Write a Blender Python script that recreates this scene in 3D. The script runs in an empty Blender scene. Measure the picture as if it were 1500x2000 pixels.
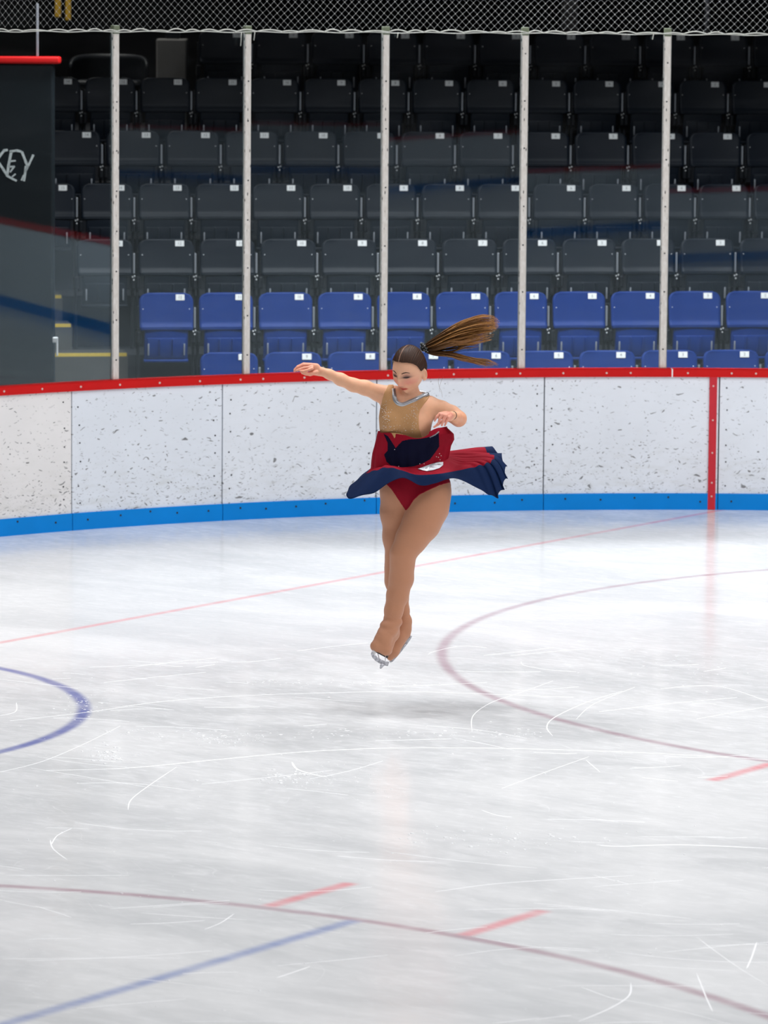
import bpy, bmesh, math, random
import numpy as np
from mathutils import Vector, Matrix

# ------------------------------------------------------------------ camera
# units are metres; x=0 is the goal line, y=0 the long axis of the rink, z=0 the ice
W, H = 1500.0, 2000.0
CX, CY, CH, YAW, PITCH, FPX, ROLL = 16.0341, -16.8117, 3.7500, -0.593266, 0.1164936, 8683.78, 0.0079943
FW = np.array([math.sin(YAW)*math.cos(PITCH), math.cos(YAW)*math.cos(PITCH), -math.sin(PITCH)])
R0 = np.array([math.cos(YAW), -math.sin(YAW), 0.0]); U0 = np.cross(R0, FW)
RT = math.cos(ROLL)*R0 + math.sin(ROLL)*U0
UP = -math.sin(ROLL)*R0 + math.cos(ROLL)*U0
CAM = np.array([CX, CY, CH])
S = bpy.context.scene
cd = bpy.data.cameras.new('camera'); cam = bpy.data.objects.new('camera', cd)
S.collection.objects.link(cam)
cd.sensor_fit = 'HORIZONTAL'; cd.sensor_width = 36.0; cd.lens = FPX/W*36.0
cd.clip_start = 0.5; cd.clip_end = 300
m = Matrix.Identity(4)
for i in range(3):
    m[i][0] = RT[i]; m[i][1] = UP[i]; m[i][2] = -FW[i]; m[i][3] = CAM[i]
cam.matrix_world = m
cd.dof.use_dof = True; cd.dof.focus_distance = 23.45; cd.dof.aperture_fstop = 8.0
S.camera = cam

# ------------------------------------------------------------------ view, world, lights
S.view_settings.view_transform = 'Standard'; S.view_settings.look = 'None'
S.view_settings.exposure = 0.0; S.view_settings.gamma = 1.0
S.view_settings.use_curve_mapping = False
wd = bpy.data.worlds.new('arena_air'); S.world = wd; wd.use_nodes = True
wd.node_tree.nodes['Background'].inputs[0].default_value = (0.75, 0.85, 1.0, 1)
wd.node_tree.nodes['Background'].inputs[1].default_value = 0.006

LIGHT_W = 205; LIGHT_FAR = 330; STAND_FILL_W = 165
def area(name, loc, sx, sy, power, col=(.99, .985, 1.0), rot=(0, 0, 0), spread=math.pi):
    l = bpy.data.lights.new(name, 'AREA'); l.shape = 'RECTANGLE'; l.size = sx; l.size_y = sy
    l.energy = power; l.color = col; l.spread = spread
    o = bpy.data.objects.new(name, l); S.collection.objects.link(o)
    o.location = loc; o.rotation_euler = rot
    return o
for gx in (-1.6, 3.2, 8.8, 14.4, 20.0):
    for gy in (-8.0, -2.8, 2.6, 8.0):
        if gx < 0 and gy > 5: continue
        area('arena_lamp', (gx, gy, 8.4), 2.6, .9, LIGHT_W*{-8.0: .42, -2.8: .42, 2.6: .95, 8.0: 1.15}[gy]*(1.35 if (gx, gy) == (3.2, 2.6) else 1.0), spread=math.radians(150))
for gx in (27, 37, 47):
    for gy in (-6, 6):
        area('arena_lamp', (gx, gy, 8.4), 4.5, 3.0, LIGHT_FAR, spread=math.radians(150))
# added fill lights above the walkway, brightening the front seat rows and plates
for a_ in (4.2, 6.6, 9.0):
    dx, dy = math.cos(math.radians(43.33)), math.sin(math.radians(43.33))
    area('stand_fill', (dx*a_-dy*9.6, dy*a_+dx*9.6, 5.6), 1.6, .4, STAND_FILL_W, (.92, .96, 1), (0, 0, math.radians(43.33)), math.radians(138))

# added fill light high at the upper left, brightening the yellow uprights
area('upright_fill', (-8.9, 14.9, 6.4), .6, .3, 30, (1, .95, .88), (0, 0, math.radians(43.33)), math.radians(100))

# ------------------------------------------------------------------ tagging and mesh helpers
COL = S.collection
def tag(o, label=None, cat=None, group=None, kind=None):
    if label: o['label'] = label
    if cat: o['category'] = cat
    if group: o['group'] = group
    if kind: o['kind'] = kind
    return o
def empty(name, loc=(0, 0, 0), rz=0.0):
    o = bpy.data.objects.new(name, None); COL.objects.link(o)
    o.location = loc; o.rotation_euler = (0, 0, rz); o.empty_display_size = 0.1
    return o
class MB:
    def __init__(s): s.v = []; s.f = []; s.m = []; s.uv = None
    def add(s, vs, fs, mi=0):
        n = len(s.v); s.v += [tuple(map(float, v)) for v in vs]
        s.f += [tuple(i+n for i in f) for f in fs]; s.m += [mi]*len(fs)
    def box(s, a, b, mi=0, M=None):
        vs = [(x, y, z) for z in (a[2], b[2]) for y in (a[1], b[1]) for x in (a[0], b[0])]
        if M is not None: vs = [tuple(M @ Vector(v)) for v in vs]
        s.add(vs, [(0, 2, 3, 1), (4, 5, 7, 6), (0, 1, 5, 4), (2, 6, 7, 3), (0, 4, 6, 2), (1, 3, 7, 5)], mi)
    def rbox(s, a, b, r=0.005, seg=2, mi=0, M=None):
        bm = bmesh.new(); bmesh.ops.create_cube(bm, size=1)
        for v in bm.verts:
            v.co = Vector([a[i] + (v.co[i]+.5)*(b[i]-a[i]) for i in range(3)])
        bmesh.ops.bevel(bm, geom=bm.edges[:], offset=r, segments=seg, affect='EDGES', profile=.5)
        if M is not None: bm.transform(M)
        s.bm(bm, mi)
    def bm(s, bm, mi=0):
        bm.verts.ensure_lookup_table(); bm.verts.index_update()
        s.add([v.co for v in bm.verts], [[v.index for v in f.verts] for f in bm.faces], mi); bm.free()
    def tube(s, pts, rad, n=8, mi=0, cap=True, flat=None):
        pts = [Vector(p) for p in pts]; k = len(pts)
        rad = [rad]*k if not hasattr(rad, '__len__') else rad
        base = len(s.v); prev = None; vs = []
        for i, p in enumerate(pts):
            t = (pts[min(i+1, k-1)]-pts[max(i-1, 0)])
            if t.length < 1e-9: t = Vector((0, 0, 1))
            t.normalize()
            if prev is None:
                a = Vector((0, 0, 1)) if abs(t.z) < .9 else Vector((1, 0, 0))
                nrm = t.cross(a).normalized()
            else:
                nrm = (prev - t*prev.dot(t)); nrm = nrm.normalized() if nrm.length > 1e-6 else t.orthogonal().normalized()
            prev = nrm; bi = t.cross(nrm)
            for j in range(n):
                an = 2*math.pi*j/n
                vs.append(p + (nrm*math.cos(an) + bi*math.sin(an))*rad[i])
        fs = [(i*n+j, i*n+(j+1) % n, (i+1)*n+(j+1) % n, (i+1)*n+j) for i in range(k-1) for j in range(n)]
        if cap: fs += [tuple(range(n))[::-1], tuple((k-1)*n+j for j in range(n))]
        s.add(vs, fs, mi)
    def cyl(s, p0, p1, r, n=12, mi=0): s.tube([p0, p1], r, n, mi)
    def ball(s, c, r, n=8, mi=0, sc=(1, 1, 1)):
        vs = []; rings = max(3, n//2)
        for i in range(1, rings):
            ph = math.pi*i/rings
            for j in range(n):
                th = 2*math.pi*j/n
                vs.append((c[0]+r*sc[0]*math.sin(ph)*math.cos(th), c[1]+r*sc[1]*math.sin(ph)*math.sin(th), c[2]+r*sc[2]*math.cos(ph)))
        t = len(vs); vs += [(c[0], c[1], c[2]+r*sc[2]), (c[0], c[1], c[2]-r*sc[2])]
        fs = [(i*n+j, (i+1)*n+j, (i+1)*n+(j+1) % n, i*n+(j+1) % n) for i in range(rings-2) for j in range(n)]
        fs += [(t, j, (j+1) % n) for j in range(n)] + [(t+1, (rings-2)*n+(j+1) % n, (rings-2)*n+j) for j in range(n)]
        s.add(vs, fs, mi)
    def grid(s, fn, nu, nv, thick=0.0, mi=0, mi2=None):
        """fn(i/nu, j/nv)->point ; closed thin shell when thick>0"""
        P = [[Vector(fn(i/nu, j/nv)) for i in range(nu+1)] for j in range(nv+1)]
        idx = lambda i, j: j*(nu+1)+i
        vs = [P[j][i] for j in range(nv+1) for i in range(nu+1)]
        fs = [(idx(i, j), idx(i+1, j), idx(i+1, j+1), idx(i, j+1)) for j in range(nv) for i in range(nu)]
        if not thick:
            s.add(vs, fs, mi); return
        N = []
        for j in range(nv+1):
            for i in range(nu+1):
                a = P[j][min(i+1, nu)]-P[j][max(i-1, 0)]; b = P[min(j+1, nv)][i]-P[max(j-1, 0)][i]
                n = a.cross(b); N.append(n.normalized() if n.length > 1e-12 else Vector((0, 0, 1)))
        off = len(vs); vs2 = [v - N[k]*thick for k, v in enumerate(vs)]
        n0 = len(s.v); s.v += [tuple(v) for v in vs+vs2]
        A = [tuple(q+n0 for q in f) for f in fs]; B = [tuple(q+off+n0 for q in f[::-1]) for f in fs]
        rim = []
        for i in range(nu):
            rim.append((idx(i+1, 0), idx(i, 0), idx(i, 0)+off, idx(i+1, 0)+off))
            rim.append((idx(i, nv), idx(i+1, nv), idx(i+1, nv)+off, idx(i, nv)+off))
        for j in range(nv):
            rim.append((idx(0, j), idx(0, j+1), idx(0, j+1)+off, idx(0, j)+off))
            rim.append((idx(nu, j+1), idx(nu, j), idx(nu, j)+off, idx(nu, j+1)+off))
        Rm = [tuple(q+n0 for q in f) for f in rim]
        s.f += A+B+Rm; s.m += [mi]*len(A) + [mi if mi2 is None else mi2]*(len(B)+len(Rm))
    def build(s, name, mats, parent=None, smooth=False, M=None):
        me = bpy.data.meshes.new(name)
        me.from_pydata(s.v, [], s.f); me.update()
        if not isinstance(mats, (list, tuple)): mats = [mats]
        for mm in mats: me.materials.append(mm)
        me.polygons.foreach_set('material_index', s.m)
        if smooth: me.polygons.foreach_set('use_smooth', [True]*len(s.f))
        if M is not None: me.transform(M)
        o = bpy.data.objects.new(name, me); COL.objects.link(o)
        if parent is not None: o.parent = parent
        return o
def copy_tree(o, parent=None):
    c = o.copy(); COL.objects.link(c); c.parent = parent
    for ch in list(o.children):
        if not ch.name.startswith('number_plate'): copy_tree(ch, c)
    return c

# ------------------------------------------------------------------ materials
class NT:
    def __init__(s, name):
        s.mat = bpy.data.materials.new(name); s.mat.use_nodes = True
        s.t = s.mat.node_tree; s.n = s.t.nodes; s.b = s.n['Principled BSDF']; s.out = s.n['Material Output']
    def new(s, typ, **kw):
        n = s.n.new(typ)
        for k, v in kw.items(): setattr(n, k, v)
        return n
    def set(s, n, i, v):
        if isinstance(v, bpy.types.NodeSocket): s.t.links.new(v, n.inputs[i])
        elif v is not None: n.inputs[i].default_value = v
    def m(s, op, a, b=None, c=None, clamp=False):
        n = s.new('ShaderNodeMath', operation=op, use_clamp=clamp)
        s.set(n, 0, a); s.set(n, 1, b); s.set(n, 2, c)
        return n.outputs[0]
    def smooth(s, x, lo, hi, a=0.0, b=1.0):
        n = s.new('ShaderNodeMapRange', interpolation_type='SMOOTHSTEP')
        for i, v in enumerate((x, lo, hi, a, b)): s.set(n, i, v)
        return n.outputs[0]
    def mix(s, fac, a, b, blend='MIX'):
        n = s.new('ShaderNodeMix', data_type='RGBA', blend_type=blend)
        s.set(n, 0, fac); s.set(n, 6, a if not isinstance(a, tuple) else (*a, 1)); s.set(n, 7, b if not isinstance(b, tuple) else (*b, 1))
        return n.outputs[2]
    def noise(s, vec, scale, detail=4, rough=.5, dist=0.0, col=False):
        n = s.new('ShaderNodeTexNoise'); s.set(n, 'Vector', vec); s.set(n, 'Scale', scale)
        s.set(n, 'Detail', detail); s.set(n, 'Roughness', rough); s.set(n, 'Distortion', dist)
        return n.outputs[1 if col else 0]
    def coord(s, out='Object'): return s.new('ShaderNodeTexCoord').outputs[out]
    def map(s, vec, loc=(0, 0, 0), rot=(0, 0, 0), sc=(1, 1, 1)):
        n = s.new('ShaderNodeMapping'); s.set(n, 0, vec); s.set(n, 1, loc); s.set(n, 2, rot); s.set(n, 3, sc)
        return n.outputs[0]
    def bump(s, h, strength=.2, dist=.002):
        n = s.new('ShaderNodeBump'); s.set(n, 'Height', h); s.set(n, 'Strength', strength); s.set(n, 'Distance', dist)
        s.t.links.new(n.outputs[0], s.b.inputs['Normal'])
def mat(name, col, rough=.5, metal=0.0, vary=0.0, vscale=20, bump=0.0, bscale=60, spec=None, coat=0.0, sheen=0.0):
    t = NT(name); b = t.b
    b.inputs['Roughness'].default_value = rough; b.inputs['Metallic'].default_value = metal
    if spec is not None: b.inputs['Specular IOR Level'].default_value = spec
    if coat: b.inputs['Coat Weight'].default_value = coat
    if sheen: b.inputs['Sheen Weight'].default_value = sheen
    c = t.coord()
    v = t.noise(c, vscale, 4)
    f = t.m('MULTIPLY_ADD', v, 2*vary, 1-vary)
    cc = t.new('ShaderNodeVectorMath', operation='SCALE'); cc.inputs[0].default_value = col[:3]
    t.t.links.new(f, cc.inputs['Scale']); t.t.links.new(cc.outputs[0], b.inputs['Base Color'])
    if bump: t.bump(t.noise(c, bscale, 3), bump, .004)
    return t.mat

# ice with the painted lines under it
def ice_material():
    t = NT('ice'); b = t.b; c = t.coord()
    sp = t.new('ShaderNodeSeparateXYZ'); t.t.links.new(c, sp.inputs[0]); X, Y = sp.outputs[0], sp.outputs[1]
    big = t.noise(t.map(c, rot=(0, 0, -.5), sc=(.55, 1.2, 1)), .9, 6, .62, .8)
    mid = t.noise(t.map(c, rot=(0, 0, .6), sc=(1, 2.2, 1)), 1.7, 6, .62, 1.2)
    fine = t.noise(t.map(c, rot=(0, 0, .95), sc=(1, 3.0, 1)), 9, 5, .65, .8)
    base = t.mix(t.smooth(big, .35, .68), (.665, .68, .69), (.83, .84, .845))
    base = t.mix(t.smooth(mid, .46, .76, 0, .6), base, (.87, .878, .885))
    base = t.mix(t.smooth(fine, .55, .8, 0, .16), base, (.92, .925, .935))
    # fine straight and curved skate cuts
    for k, (sc, rot, loc) in enumerate(((.35, .4, 0), (.5, -.9, 7), (.42, 1.5, 13))):
        w = t.noise(t.map(c, loc=(loc, 3*k, 0), rot=(0, 0, rot), sc=(1, 1.4, 1)), sc, 2, .5, .9)
        l = t.m('ABSOLUTE', t.m('SUBTRACT', t.m('FRACT', t.m('MULTIPLY', w, 9.0)), .5))
        ln = t.smooth(l, .0, .010, .38, 0)
        brk = t.smooth(t.noise(c, 1.3+.3*k, 3), .52, .62)
        base = t.mix(t.m('MULTIPLY', ln, brk), base, (.95, .955, .96))
    def soft(d, hw, s): return t.smooth(d, hw-s, hw+s, 1, 0)
    def seg(coordv, lo, hi, s=.03):
        return t.m('MULTIPLY', t.smooth(coordv, lo-s, lo+s), t.smooth(coordv, hi-s, hi+s, 1, 0))
    def ring(cx, cy, r, hw=.030, s=.026):
        dx = t.m('SUBTRACT', X, cx); dy = t.m('SUBTRACT', Y, cy)
        d = t.m('SQRT', t.m('ADD', t.m('MULTIPLY', dx, dx), t.m('MULTIPLY', dy, dy)))
        return soft(t.m('ABSOLUTE', t.m('SUBTRACT', d, r)), hw, s)
    def line_x(x0, ylo, yhi, hw=.028, s=.02):
        return t.m('MULTIPLY', soft(t.m('ABSOLUTE', t.m('SUBTRACT', X, x0)), hw, s), seg(Y, ylo, yhi))
    wear = t.smooth(mid, .3, .8, 1.0, .62)
    def paint(base, mask, col, op): return t.mix(t.m('MULTIPLY', t.m('MULTIPLY', mask, wear), op), base, col)
    base = paint(base, line_x(0, -11.4, 11.45), (.80, .22, .24), .62)
    for cy in (6.706, -6.706):
        base = paint(base, ring(6.096, cy, 4.572), (.38, .19, .25), .62)
        base = paint(base, ring(6.096, cy, .3, .3, .02), (.5, .1, .12), .6)
    hm = None
    for x0 in (5.575, 6.535):
        for lo, hi in ((-2.13, -1.53), (1.53, 2.13)):
            q = line_x(x0, lo, hi, .034, .028); hm = q if hm is None else t.m('MAXIMUM', hm, q)
    base = paint(base, hm, (.86, .27, .30), .75)
    cr = t.m('MULTIPLY', ring(0, 0, 2.335, .034, .024), t.smooth(X, -.02, .02))
    base = paint(base, cr, (.10, .13, .42), .85)
    base = paint(base, line_x(6.02, -11.2, -2.15, .034, .03), (.16, .24, .55), .62)
    t.set(b, 'Base Color', base)
    t.set(b, 'Roughness', t.smooth(fine, .3, .75, .09, .26)); b.inputs['IOR'].default_value = 1.31
    t.bump(t.noise(c, 30, 4), .05, .002)
    return t.mat

def board_material(name, col, seed, dens=1.0):
    """white plastic facing: puck marks as small dashes, denser low down; UV = metres along, metres up"""
    t = NT(name); b = t.b; uv = t.coord('UV')
    sp = t.new('ShaderNodeSeparateXYZ'); t.t.links.new(uv, sp.inputs[0]); V = sp.outputs[1]
    n1 = t.noise(t.map(uv, loc=(seed, 0, 0)), 2.2, 4)
    base = t.mix(t.smooth(n1, .35, .7), col, tuple(min(1, x*1.05) for x in col))
    low = t.smooth(V, .10, .62, 1, 0)
    grime = t.m('MULTIPLY', t.smooth(t.noise(t.map(uv, loc=(seed, 5, 0), sc=(1, 3, 1)), 6, 5, .6), .45, .8), t.m('MULTIPLY_ADD', low, .28, .05))
    base = t.mix(grime, base, (.42, .41, .33))
    warp = t.noise(t.map(uv, loc=(seed, 2, 0)), 9, 2, col=True)
    wv = t.new('ShaderNodeVectorMath', operation='MULTIPLY_ADD'); t.set(wv, 0, warp); wv.inputs[1].default_value = (.12, .12, 0); t.set(wv, 2, uv)
    for k, (scl, rot, ax, thr, pres, dark) in enumerate(((10, .12, 3.4, .19, .62, .14), (17, -.25, 3.8, .23, .59, .16), (9, .75, 5.0, .11, .70, .26), (24, .35, 1.6, .19, .64, .14), (31, -.1, 2.8, .27, .58, .18), (27, .5, 3.0, .23, .60, .22))):
        mp = t.map(wv.outputs[0], loc=(seed*1.7+k*3.1, k, 0), rot=(0, 0, rot), sc=(1, ax, 1))
        vo = t.new('ShaderNodeTexVoronoi', feature='F1'); t.set(vo, 'Vector', mp); t.set(vo, 'Scale', scl)
        sc = t.new('ShaderNodeSeparateColor'); t.t.links.new(vo.outputs['Color'], sc.inputs[0])
        present = t.m('GREATER_THAN', t.m('ADD', sc.outputs[0], t.m('MULTIPLY', low, .52*dens)), pres+.16)
        th = t.m('MULTIPLY', t.m('MULTIPLY_ADD', sc.outputs[1], .8, .35), thr)
        mark = t.m('MULTIPLY', t.smooth(t.m('SUBTRACT', vo.outputs['Distance'], th), -.05, .03, 1, 0), present)
        base = t.mix(t.m('MULTIPLY', mark, t.m('MULTIPLY_ADD', sc.outputs[2], .7, .22)), base, (dark, dark, dark*1.02))
    t.set(b, 'Base Color', base); b.inputs['Roughness'].default_value = .42
    return t.mat

def glass_material():
    t = NT('dasher_glass'); t.n.remove(t.b)
    tr = t.new('ShaderNodeBsdfTransparent'); tr.inputs[0].default_value = (.955, .975, .975, 1)
    gl = t.new('ShaderNodeBsdfGlossy'); gl.inputs[0].default_value = (.76, .93, 1, 1)
    gl.inputs['Roughness'].default_value = .015
    fr = t.new('ShaderNodeFresnel'); fr.inputs[0].default_value = 1.49
    # smears and scratches scatter a little light
    c = t.coord(); sm = t.noise(t.map(c, sc=(1, 1, 3.5)), 1.6, 5, .6, .5)
    df = t.new('ShaderNodeBsdfDiffuse'); df.inputs[0].default_value = (.75, .78, .82, 1)
    mx = t.new('ShaderNodeMixShader'); t.set(mx, 0, fr.outputs[0]); t.set(mx, 1, tr.outputs[0]); t.set(mx, 2, gl.outputs[0])
    m2 = t.new('ShaderNodeMixShader'); t.set(m2, 0, t.smooth(sm, .45, .8, .0008, .006)); t.set(m2, 1, mx.outputs[0]); t.set(m2, 2, df.outputs[0])
    t.t.links.new(m2.outputs[0], t.out.inputs[0])
    return t.mat

def post_material():
    t = NT('painted_post'); b = t.b; c = t.coord()
    n = t.noise(t.map(c, sc=(3, 3, 1)), 25, 4, .6)
    base = t.mix(t.smooth(n, .4, .7), (.66, .62, .57), (.76, .73, .69))
    vo = t.new('ShaderNodeTexVoronoi'); t.set(vo, 'Vector', t.map(c, sc=(3, 3, 1))); t.set(vo, 'Scale', 16)
    sc = t.new('ShaderNodeSeparateColor'); t.t.links.new(vo.outputs['Color'], sc.inputs[0])
    mk = t.m('MULTIPLY', t.smooth(vo.outputs['Distance'], .12, .26, 1, 0), t.m('GREATER_THAN', sc.outputs[0], .62))
    base = t.mix(mk, base, (.06, .055, .05))
    t.set(b, 'Base Color', base); b.inputs['Roughness'].default_value = .45; b.inputs['Metallic'].default_value = .15
    return t.mat

M = {}
M['ice'] = ice_material()
M['white_a'] = board_material('white_board_warm', (.82, .80, .79), 3.0)
M['white_b'] = board_material('white_board_cool', (.77, .81, .87), 11.0)
M['white_c'] = board_material('white_board_bluish', (.79, .825, .88), 23.0, 1.1)
M['kick'] = mat('blue_kickplate', (.000, .235, .70), .45, spec=.2, vary=.10, vscale=6, bump=.1)
M['red_rail'] = mat('red_rail', (.60, .010, .010), .5, vary=.12, vscale=5, spec=.15)
M['red_strip'] = mat('red_strip', (.58, .015, .03), .45, vary=.1)
M['screw_light'] = mat('pinkish_screw', (.75, .55, .50), .4, .2)
M['screw_dark'] = mat('dark_screw', (.03, .03, .035), .5, .3)
M['glass'] = glass_material()
M['post'] = post_material()
M['seam'] = mat('seam_gap', (.05, .05, .05), .8)
M['cap_end'] = mat('greenish_post_cap', (.16, .19, .12), .6)
M['seat_blue'] = mat('blue_seat_plastic', (.0006, .028, .19), .5, vary=.12, vscale=7, bump=.12, bscale=120, spec=.2)
M['seat_dark'] = mat('charcoal_seat_plastic', (.003, .0070, .0150), .5, vary=.15, vscale=7, bump=.12, bscale=120, spec=.25)
M['frame'] = mat('dark_seat_frame', (.006, .008, .012), .5, .2, spec=.3)
M['bright'] = mat('glint_white_steel', (.92, .93, .94), .3, .1)  # near-white base colour stands in for the glint on the bolts
M['strip'] = mat('grey_steel_strip', (.34, .36, .40), .4, .4)
M['plate'] = mat('white_plate', (.92, .93, .93), .4)
M['ink'] = mat('grey_ink', (.16, .17, .18), .6)
M['concrete'] = mat('concrete', (.07, .068, .062), .85, vary=.15, vscale=3)
M['riser'] = mat('dark_riser', (.012, .015, .022), .8, vary=.2, vscale=3)
M['yellow'] = mat('yellow_nosing', (.70, .50, .06), .6, vary=.15)
M['black_wall'] = mat('black_painted_wall', (.006, .010, .013), .6, vary=.2, vscale=2, spec=.2)
M['paint_white'] = mat('chalky_white_paint', (.55, .60, .60), .8, vary=.25, vscale=60)
M['net'] = mat('net_cord', (.34, .35, .36), .8)
M['net_edge'] = mat('pale_edge_cord', (.62, .63, .58), .8)
M['dark'] = mat('dark_back_wall', (.004, .0045, .006), 1.0, vary=.2, vscale=1)
M['grey_box'] = mat('grey_painted_metal', (.20, .195, .19), .6, vary=.1)
M['yellow_pole'] = mat('yellow_pole_paint', (.62, .38, .03), .5)

# ------------------------------------------------------------------ rink: ice, end arc, dashers
AX, AY, AR = 4.4137, 4.93997, 7.82656      # centre and radius of the corner facing the camera
def arc(th, r=AR, z=0.0): return Vector((AX + r*math.cos(math.radians(th)), AY + r*math.sin(math.radians(th)), z))

def rink_outline(off=0.0, n=40):
    x0, x1, y1 = AX-AR, 57.6, AY+AR; pts = []
    for (cx, cy, a0) in ((x1-AR, AY, 0), (AX, AY, 90), (AX, -AY, 180), (x1-AR, -AY, 270)):
        for i in range(n+1):
            a = math.radians(a0+90*i/n); pts.append((cx+(AR+off)*math.cos(a), cy+(AR+off)*math.sin(a)))
    return pts
b = MB(); o = rink_outline(.02)
b.add([(x, y, 0) for x, y in o], [tuple(range(len(o)))]); ice = b.build('floor', M['ice']); tag(ice, kind='structure')
b = MB(); b.box((-60, -60, -.12), (100, 60, -.06))
base_floor = b.build('floor_walkway', M['concrete']); tag(base_floor, kind='structure')

def arc_wall(mb, th0, th1, r0, r1, z0, z1, step=.6, mi=0):
    """curved slab between radii r0 (ice side) and r1, angles th0>th1; left..right as seen from the ice"""
    n = max(1, int(abs(th1-th0)/step)+1)
    vs = []; ths = [th0+(th1-th0)*i/n for i in range(n+1)]
    for th in ths:
        vs += [arc(th, r0, z0), arc(th, r0, z1), arc(th, r1, z1), arc(th, r1, z0)]
    fs = []
    for i in range(n):
        a = i*4; c = a+4
        for k in range(4): fs.append((a+k, c+k, c+(k+1) % 4, a+(k+1) % 4))
    fs += [(0, 1, 2, 3), (n*4+3, n*4+2, n*4+1, n*4)]
    mb.add(vs, fs, mi)
def set_uv_arc(o):
    me = o.data; uv = me.uv_layers.new(name='UVMap')
    for l in me.loops:
        co = me.vertices[l.vertex_index].co
        th = math.atan2(co.y-AY, co.x-AX); uv.data[l.index].uv = (-th*AR, co.z)

Z_KICK, Z_RAIL0, Z_RAIL1 = .120, .975, 1.034
SEAMS = [173.25, 160.93, 152.03, 143.28, 134.04, 124.6, 114.75]
DESCR = ['warm white dasher board with blue kickplate at the far left edge of the rink',
         'scuffed white dasher board right of the warm white panel, beneath the leftmost glass post',
         'scuffed white dasher board with blue kickplate under the skater\'s outstretched arm',
         'white dasher board with blue kickplate directly behind the skater',
         'wide scuffed white dasher board between the skater\'s skirt and the red goal stripe',
         'white dasher board at the right edge, right of the red goal stripe']
WM = ['white_a', 'white_b', 'white_c', 'white_c', 'white_c', 'white_c']
rnd = random.Random(4)
for k in range(6):
    a0, a1 = SEAMS[k], SEAMS[k+1]
    t = empty('dasher_board', arc((a0+a1)/2)); tag(t, DESCR[k], 'dasher board', 'dasher boards along the curved rink wall')
    Ti = Matrix.Translation(-t.location)
    g = .035
    b = MB(); arc_wall(b, a0-g, a1+g, AR, AR+.03, .06, Z_RAIL0-.0006)
    f = b.build('facing', M[WM[k]], t); set_uv_arc(f); f.data.transform(Ti)
    b = MB(); arc_wall(b, a0-.02, a1+.02, AR-.012, AR+.01, .0, Z_KICK)
    b.build('kick_plate', M['kick'], t, M=Ti)
    b = MB(); arc_wall(b, a0-.01, a1+.01, AR+.032, AR+.10, .0, Z_RAIL0-.0006)
    b.build('backing_frame', M['seam'], t, M=Ti)
    # screws
    b = MB()
    def stud(mb, th, z, r, rr=.0, mi=0):
        mb.cyl(arc(th, AR+.002-rr, z), arc(th, AR-.004-rr, z), r, 8, mi)
    n = 5
    for i in range(n):
        b = MB(); stud(b, a0+(a1-a0)*(i+.35+rnd.random()*.3)/n, .055+rnd.random()*.05, .007, .012)
        b.build('kick_plate_screw', M['screw_dark'], t, M=Ti)
    for th in (a0-.45, a1+.45):
        for z in np.linspace(.2, .88, 6):
            b = MB(); stud(b, th+rnd.uniform(-.08, .08), z+rnd.uniform(-.03, .03), .0055); b.build('facing_screw', M['screw_dark'], t, M=Ti)
# red cap rail (two lengths with a joint)
for (a0, a1, lab) in ((173.25, 127.19, 'long red plastic cap rail along the top of the curved dasher boards'),
                      (127.12, 114.75, 'short red cap rail length at the right, over the goal stripe')):
    t = empty('cap_rail', arc((a0+a1)/2, AR, 1.0)); tag(t, lab, 'cap rail', 'red cap rails'); Ti = Matrix.Translation(-t.location)
    b = MB(); arc_wall(b, a0, a1, AR-.014, AR+.10, Z_RAIL0, Z_RAIL1-.006); arc_wall(b, a0, a1, AR-.008, AR+.094, Z_RAIL1-.006, Z_RAIL1)
    b.build('rail', M['red_rail'], t, M=Ti)
    th = a0-.8
    while th > a1:
        b = MB(); b.cyl(arc(th, AR-.010, 1.004), arc(th, AR-.018, 1.004), .0075, 10); b.build('rail_screw', M['screw_light'], t, M=Ti); th -= 2.35 if rnd.random() < .8 else 1.3
b = MB(); arc_wall(b, 127.19, 127.12, AR-.013, AR+.09, Z_RAIL0-.003, Z_RAIL1-.002); 
tag(b.build('rail_joint', M['plate']), 'thin pale joint strip between the two red cap rails', 'joint strip')
# red goal-line stripe on the boards
t = empty('goal_stripe', arc(124.94)); tag(t, 'vertical red goal line stripe fixed over the white dasher board', 'stripe'); Ti = Matrix.Translation(-t.location)
b = MB(); arc_wall(b, 125.14, 124.74, AR-.0155, AR-.003, .002, Z_RAIL0)
b.build('strip', M['red_strip'], t, M=Ti)
for z in (.10, .20, .42, .66, .91):
    b = MB(); b.cyl(arc(124.94, AR-.012, z), arc(124.94, AR-.02, z), .0065, 10); b.build('strip_screw', M['screw_light'], t, M=Ti)

# the remaining boards round the rink (structure)
def outline_wall(name, sel, z0, z1, mat_, off0=0.0, off1=.05):
    a = rink_outline(off0); c = rink_outline(off1); vs = []; fs = []
    idx = [i for i in range(len(a)) if sel(i)]
    b = MB()
    for i in idx:
        j = (i+1) % len(a)
        q = [(*a[i], z0), (*a[j], z0), (*a[j], z1), (*a[i], z1), (*c[i], z0), (*c[j], z0), (*c[j], z1), (*c[i], z1)]
        b.add(q, [(0, 1, 2, 3), (7, 6, 5, 4), (3, 2, 6, 7), (0, 3, 7, 4), (1, 5, 6, 2)])
    o = b.build(name, mat_); tag(o, kind='structure'); return o
def in_gap(i):  # indices of corner 2 (index 41..81) between 90+ ... the built arc
    if 41 <= i <= 81:
        a = 90+90*(i-41)/40; return 115.5-2.3 < a < 172
    return False
M['white_far'] = mat('white_board_plain', (.74, .76, .80), .45)
M['red_far'] = M['red_rail']
outline_wall('wall_rink_facing', lambda i: not in_gap(i), .12, .975, M['white_far'])
outline_wall('wall_rink_kickplate', lambda i: not in_gap(i), 0, .12, M['kick'], -.012, .05)
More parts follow.
